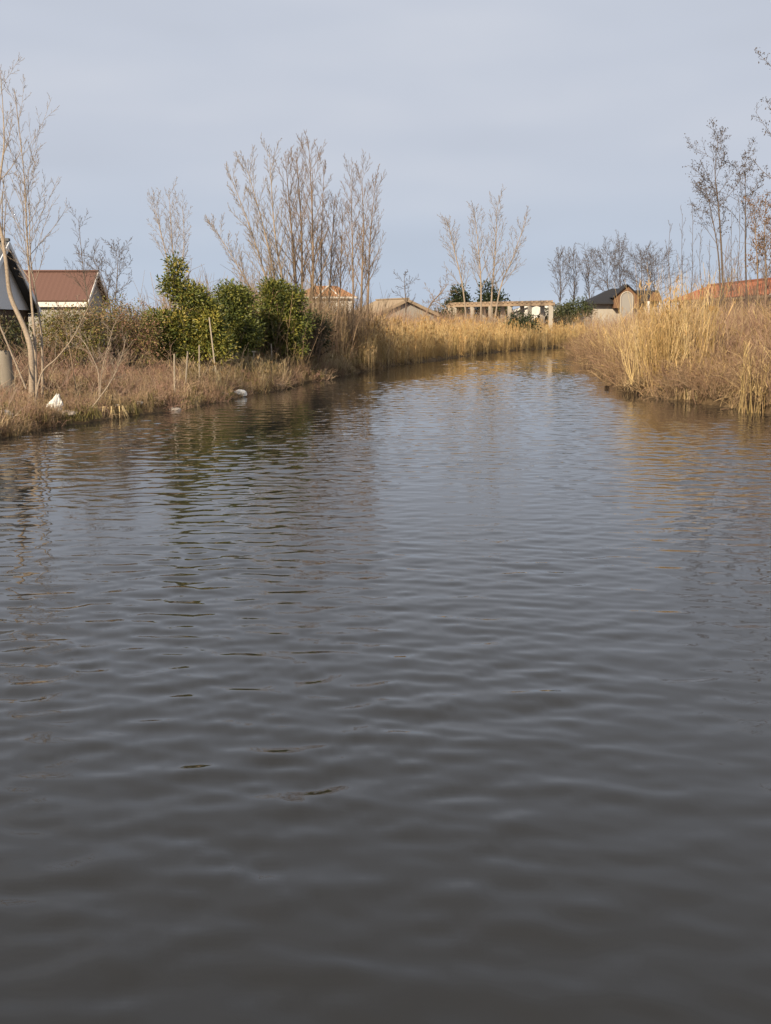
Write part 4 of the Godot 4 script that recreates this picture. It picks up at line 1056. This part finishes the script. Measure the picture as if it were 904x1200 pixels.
	solo("leaning_pole", s.mesh(), bark_pale, "thin pale pole leaning left beside the weathered post", "pole")
	# fan of dead leaves at the waterline
	s = Shape.new()
	rng.seed = 14
	for i in 13:
		var a := rng.randf_range(-0.6, 0.9)
		var out := Vector3(sin(a) * 0.8 + 0.35, 0, cos(a)).normalized()
		var w := out.cross(Vector3.UP) * 0.013
		var ln := rng.randf_range(0.3, 0.55)
		var b := Vector3(rng.randfn() * 0.12, 0, rng.randfn() * 0.05)
		var m := b + out * ln * 0.5 + Vector3.UP * ln * 0.42
		var e := b + out * ln + Vector3.UP * -0.12
		s.tint = Color(0.5, 0.38, 0.2) * rng.randf_range(0.8, 1.1)
		s.quad(b - w, b + w, m + w, m - w)
		s.tri(m - w, m + w, e)
	solo("dead_leaf_fan", s.mesh(), straw, "fan of drooping straw-coloured dead leaves at the left waterline", "plant", on_ground(Vector3(-6.29, -0.06, -27.35), -0.02))
	# root clumps and reed tufts standing in the water by the right bank
	var clump_says := ["dark root clump standing in the water before the tall reeds", "low dark root clump at the far corner of the right bank", "small dark tuft of roots in the open water by the bank"]
	var where := [Vector3(7.36, -0.04, -35.74), Vector3(9.86, -0.03, -56.72), Vector3(7.16, -0.00, -38.69)]
	var sizes := [0.34, 0.5, 0.09]
	for i in 3:
		rng.seed = 400 + i
		var o := thing("root_clump", clump_says[i], "roots", Vector3(where[i].x, 0.0, where[i].z))
		var rs := Shape.new()
		for k in 24:
			var a := rng.randf() * TAU
			var out: Vector3 = Vector3(cos(a), 0, sin(a)) * sizes[i] * rng.randf_range(0.5, 1.1)
			var top: Vector3 = Vector3(rng.randfn() * 0.05, sizes[i] * rng.randf_range(0.75, 1.15), rng.randfn() * 0.05)
			rs.tube(smooth_path([top, top * 0.75 + out * 0.55, out + Vector3(0, -0.15, 0)], 3), radii(7, 0.011, 0.006), 4)
		part("roots", rs.mesh(), dark_root, o)
		if i == 0:
			var top_reeds := Shape.new()
			for k in 9:
				top_reeds.tube(smooth_path([Vector3(rng.randfn() * 0.04, 0.3, 0), Vector3(-0.12 + rng.randfn() * 0.13, 1.0, 0), Vector3(-0.3 + rng.randfn() * 0.3, rng.randf_range(1.3, 2.6), rng.randfn() * 0.2)], 3), radii(7, 0.010, 0.004), 4)
			part("stalks", top_reeds.mesh(), paint(lin(0.55, 0.41, 0.2), 0.8), o)
	var rc := reed_clump(430, 26, 1.9, 0.28, 0.12, 0.1)
	var near_reed := solo("reed_tuft", rc, straw_tinted(), "separate golden reed tuft rising from the water at right edge", "reeds", Vector3(8.75, 0.0, -28.7))
	near_reed.scale = Vector3(1.15, 1.0, 1.15)

func straw_tinted() -> StandardMaterial3D:
	var m: StandardMaterial3D = straw.duplicate()
	m.albedo_color = lin(0.52, 0.38, 0.19)
	return m

func _ready() -> void:
	noise.seed = 11
	noise.frequency = 0.05
	noise.fractal_octaves = 3
	build_view()
	build_land()
	materials()
	houses()
	left_trees()
	right_trees()
	evergreens()
	bank_things()
	undergrowth()
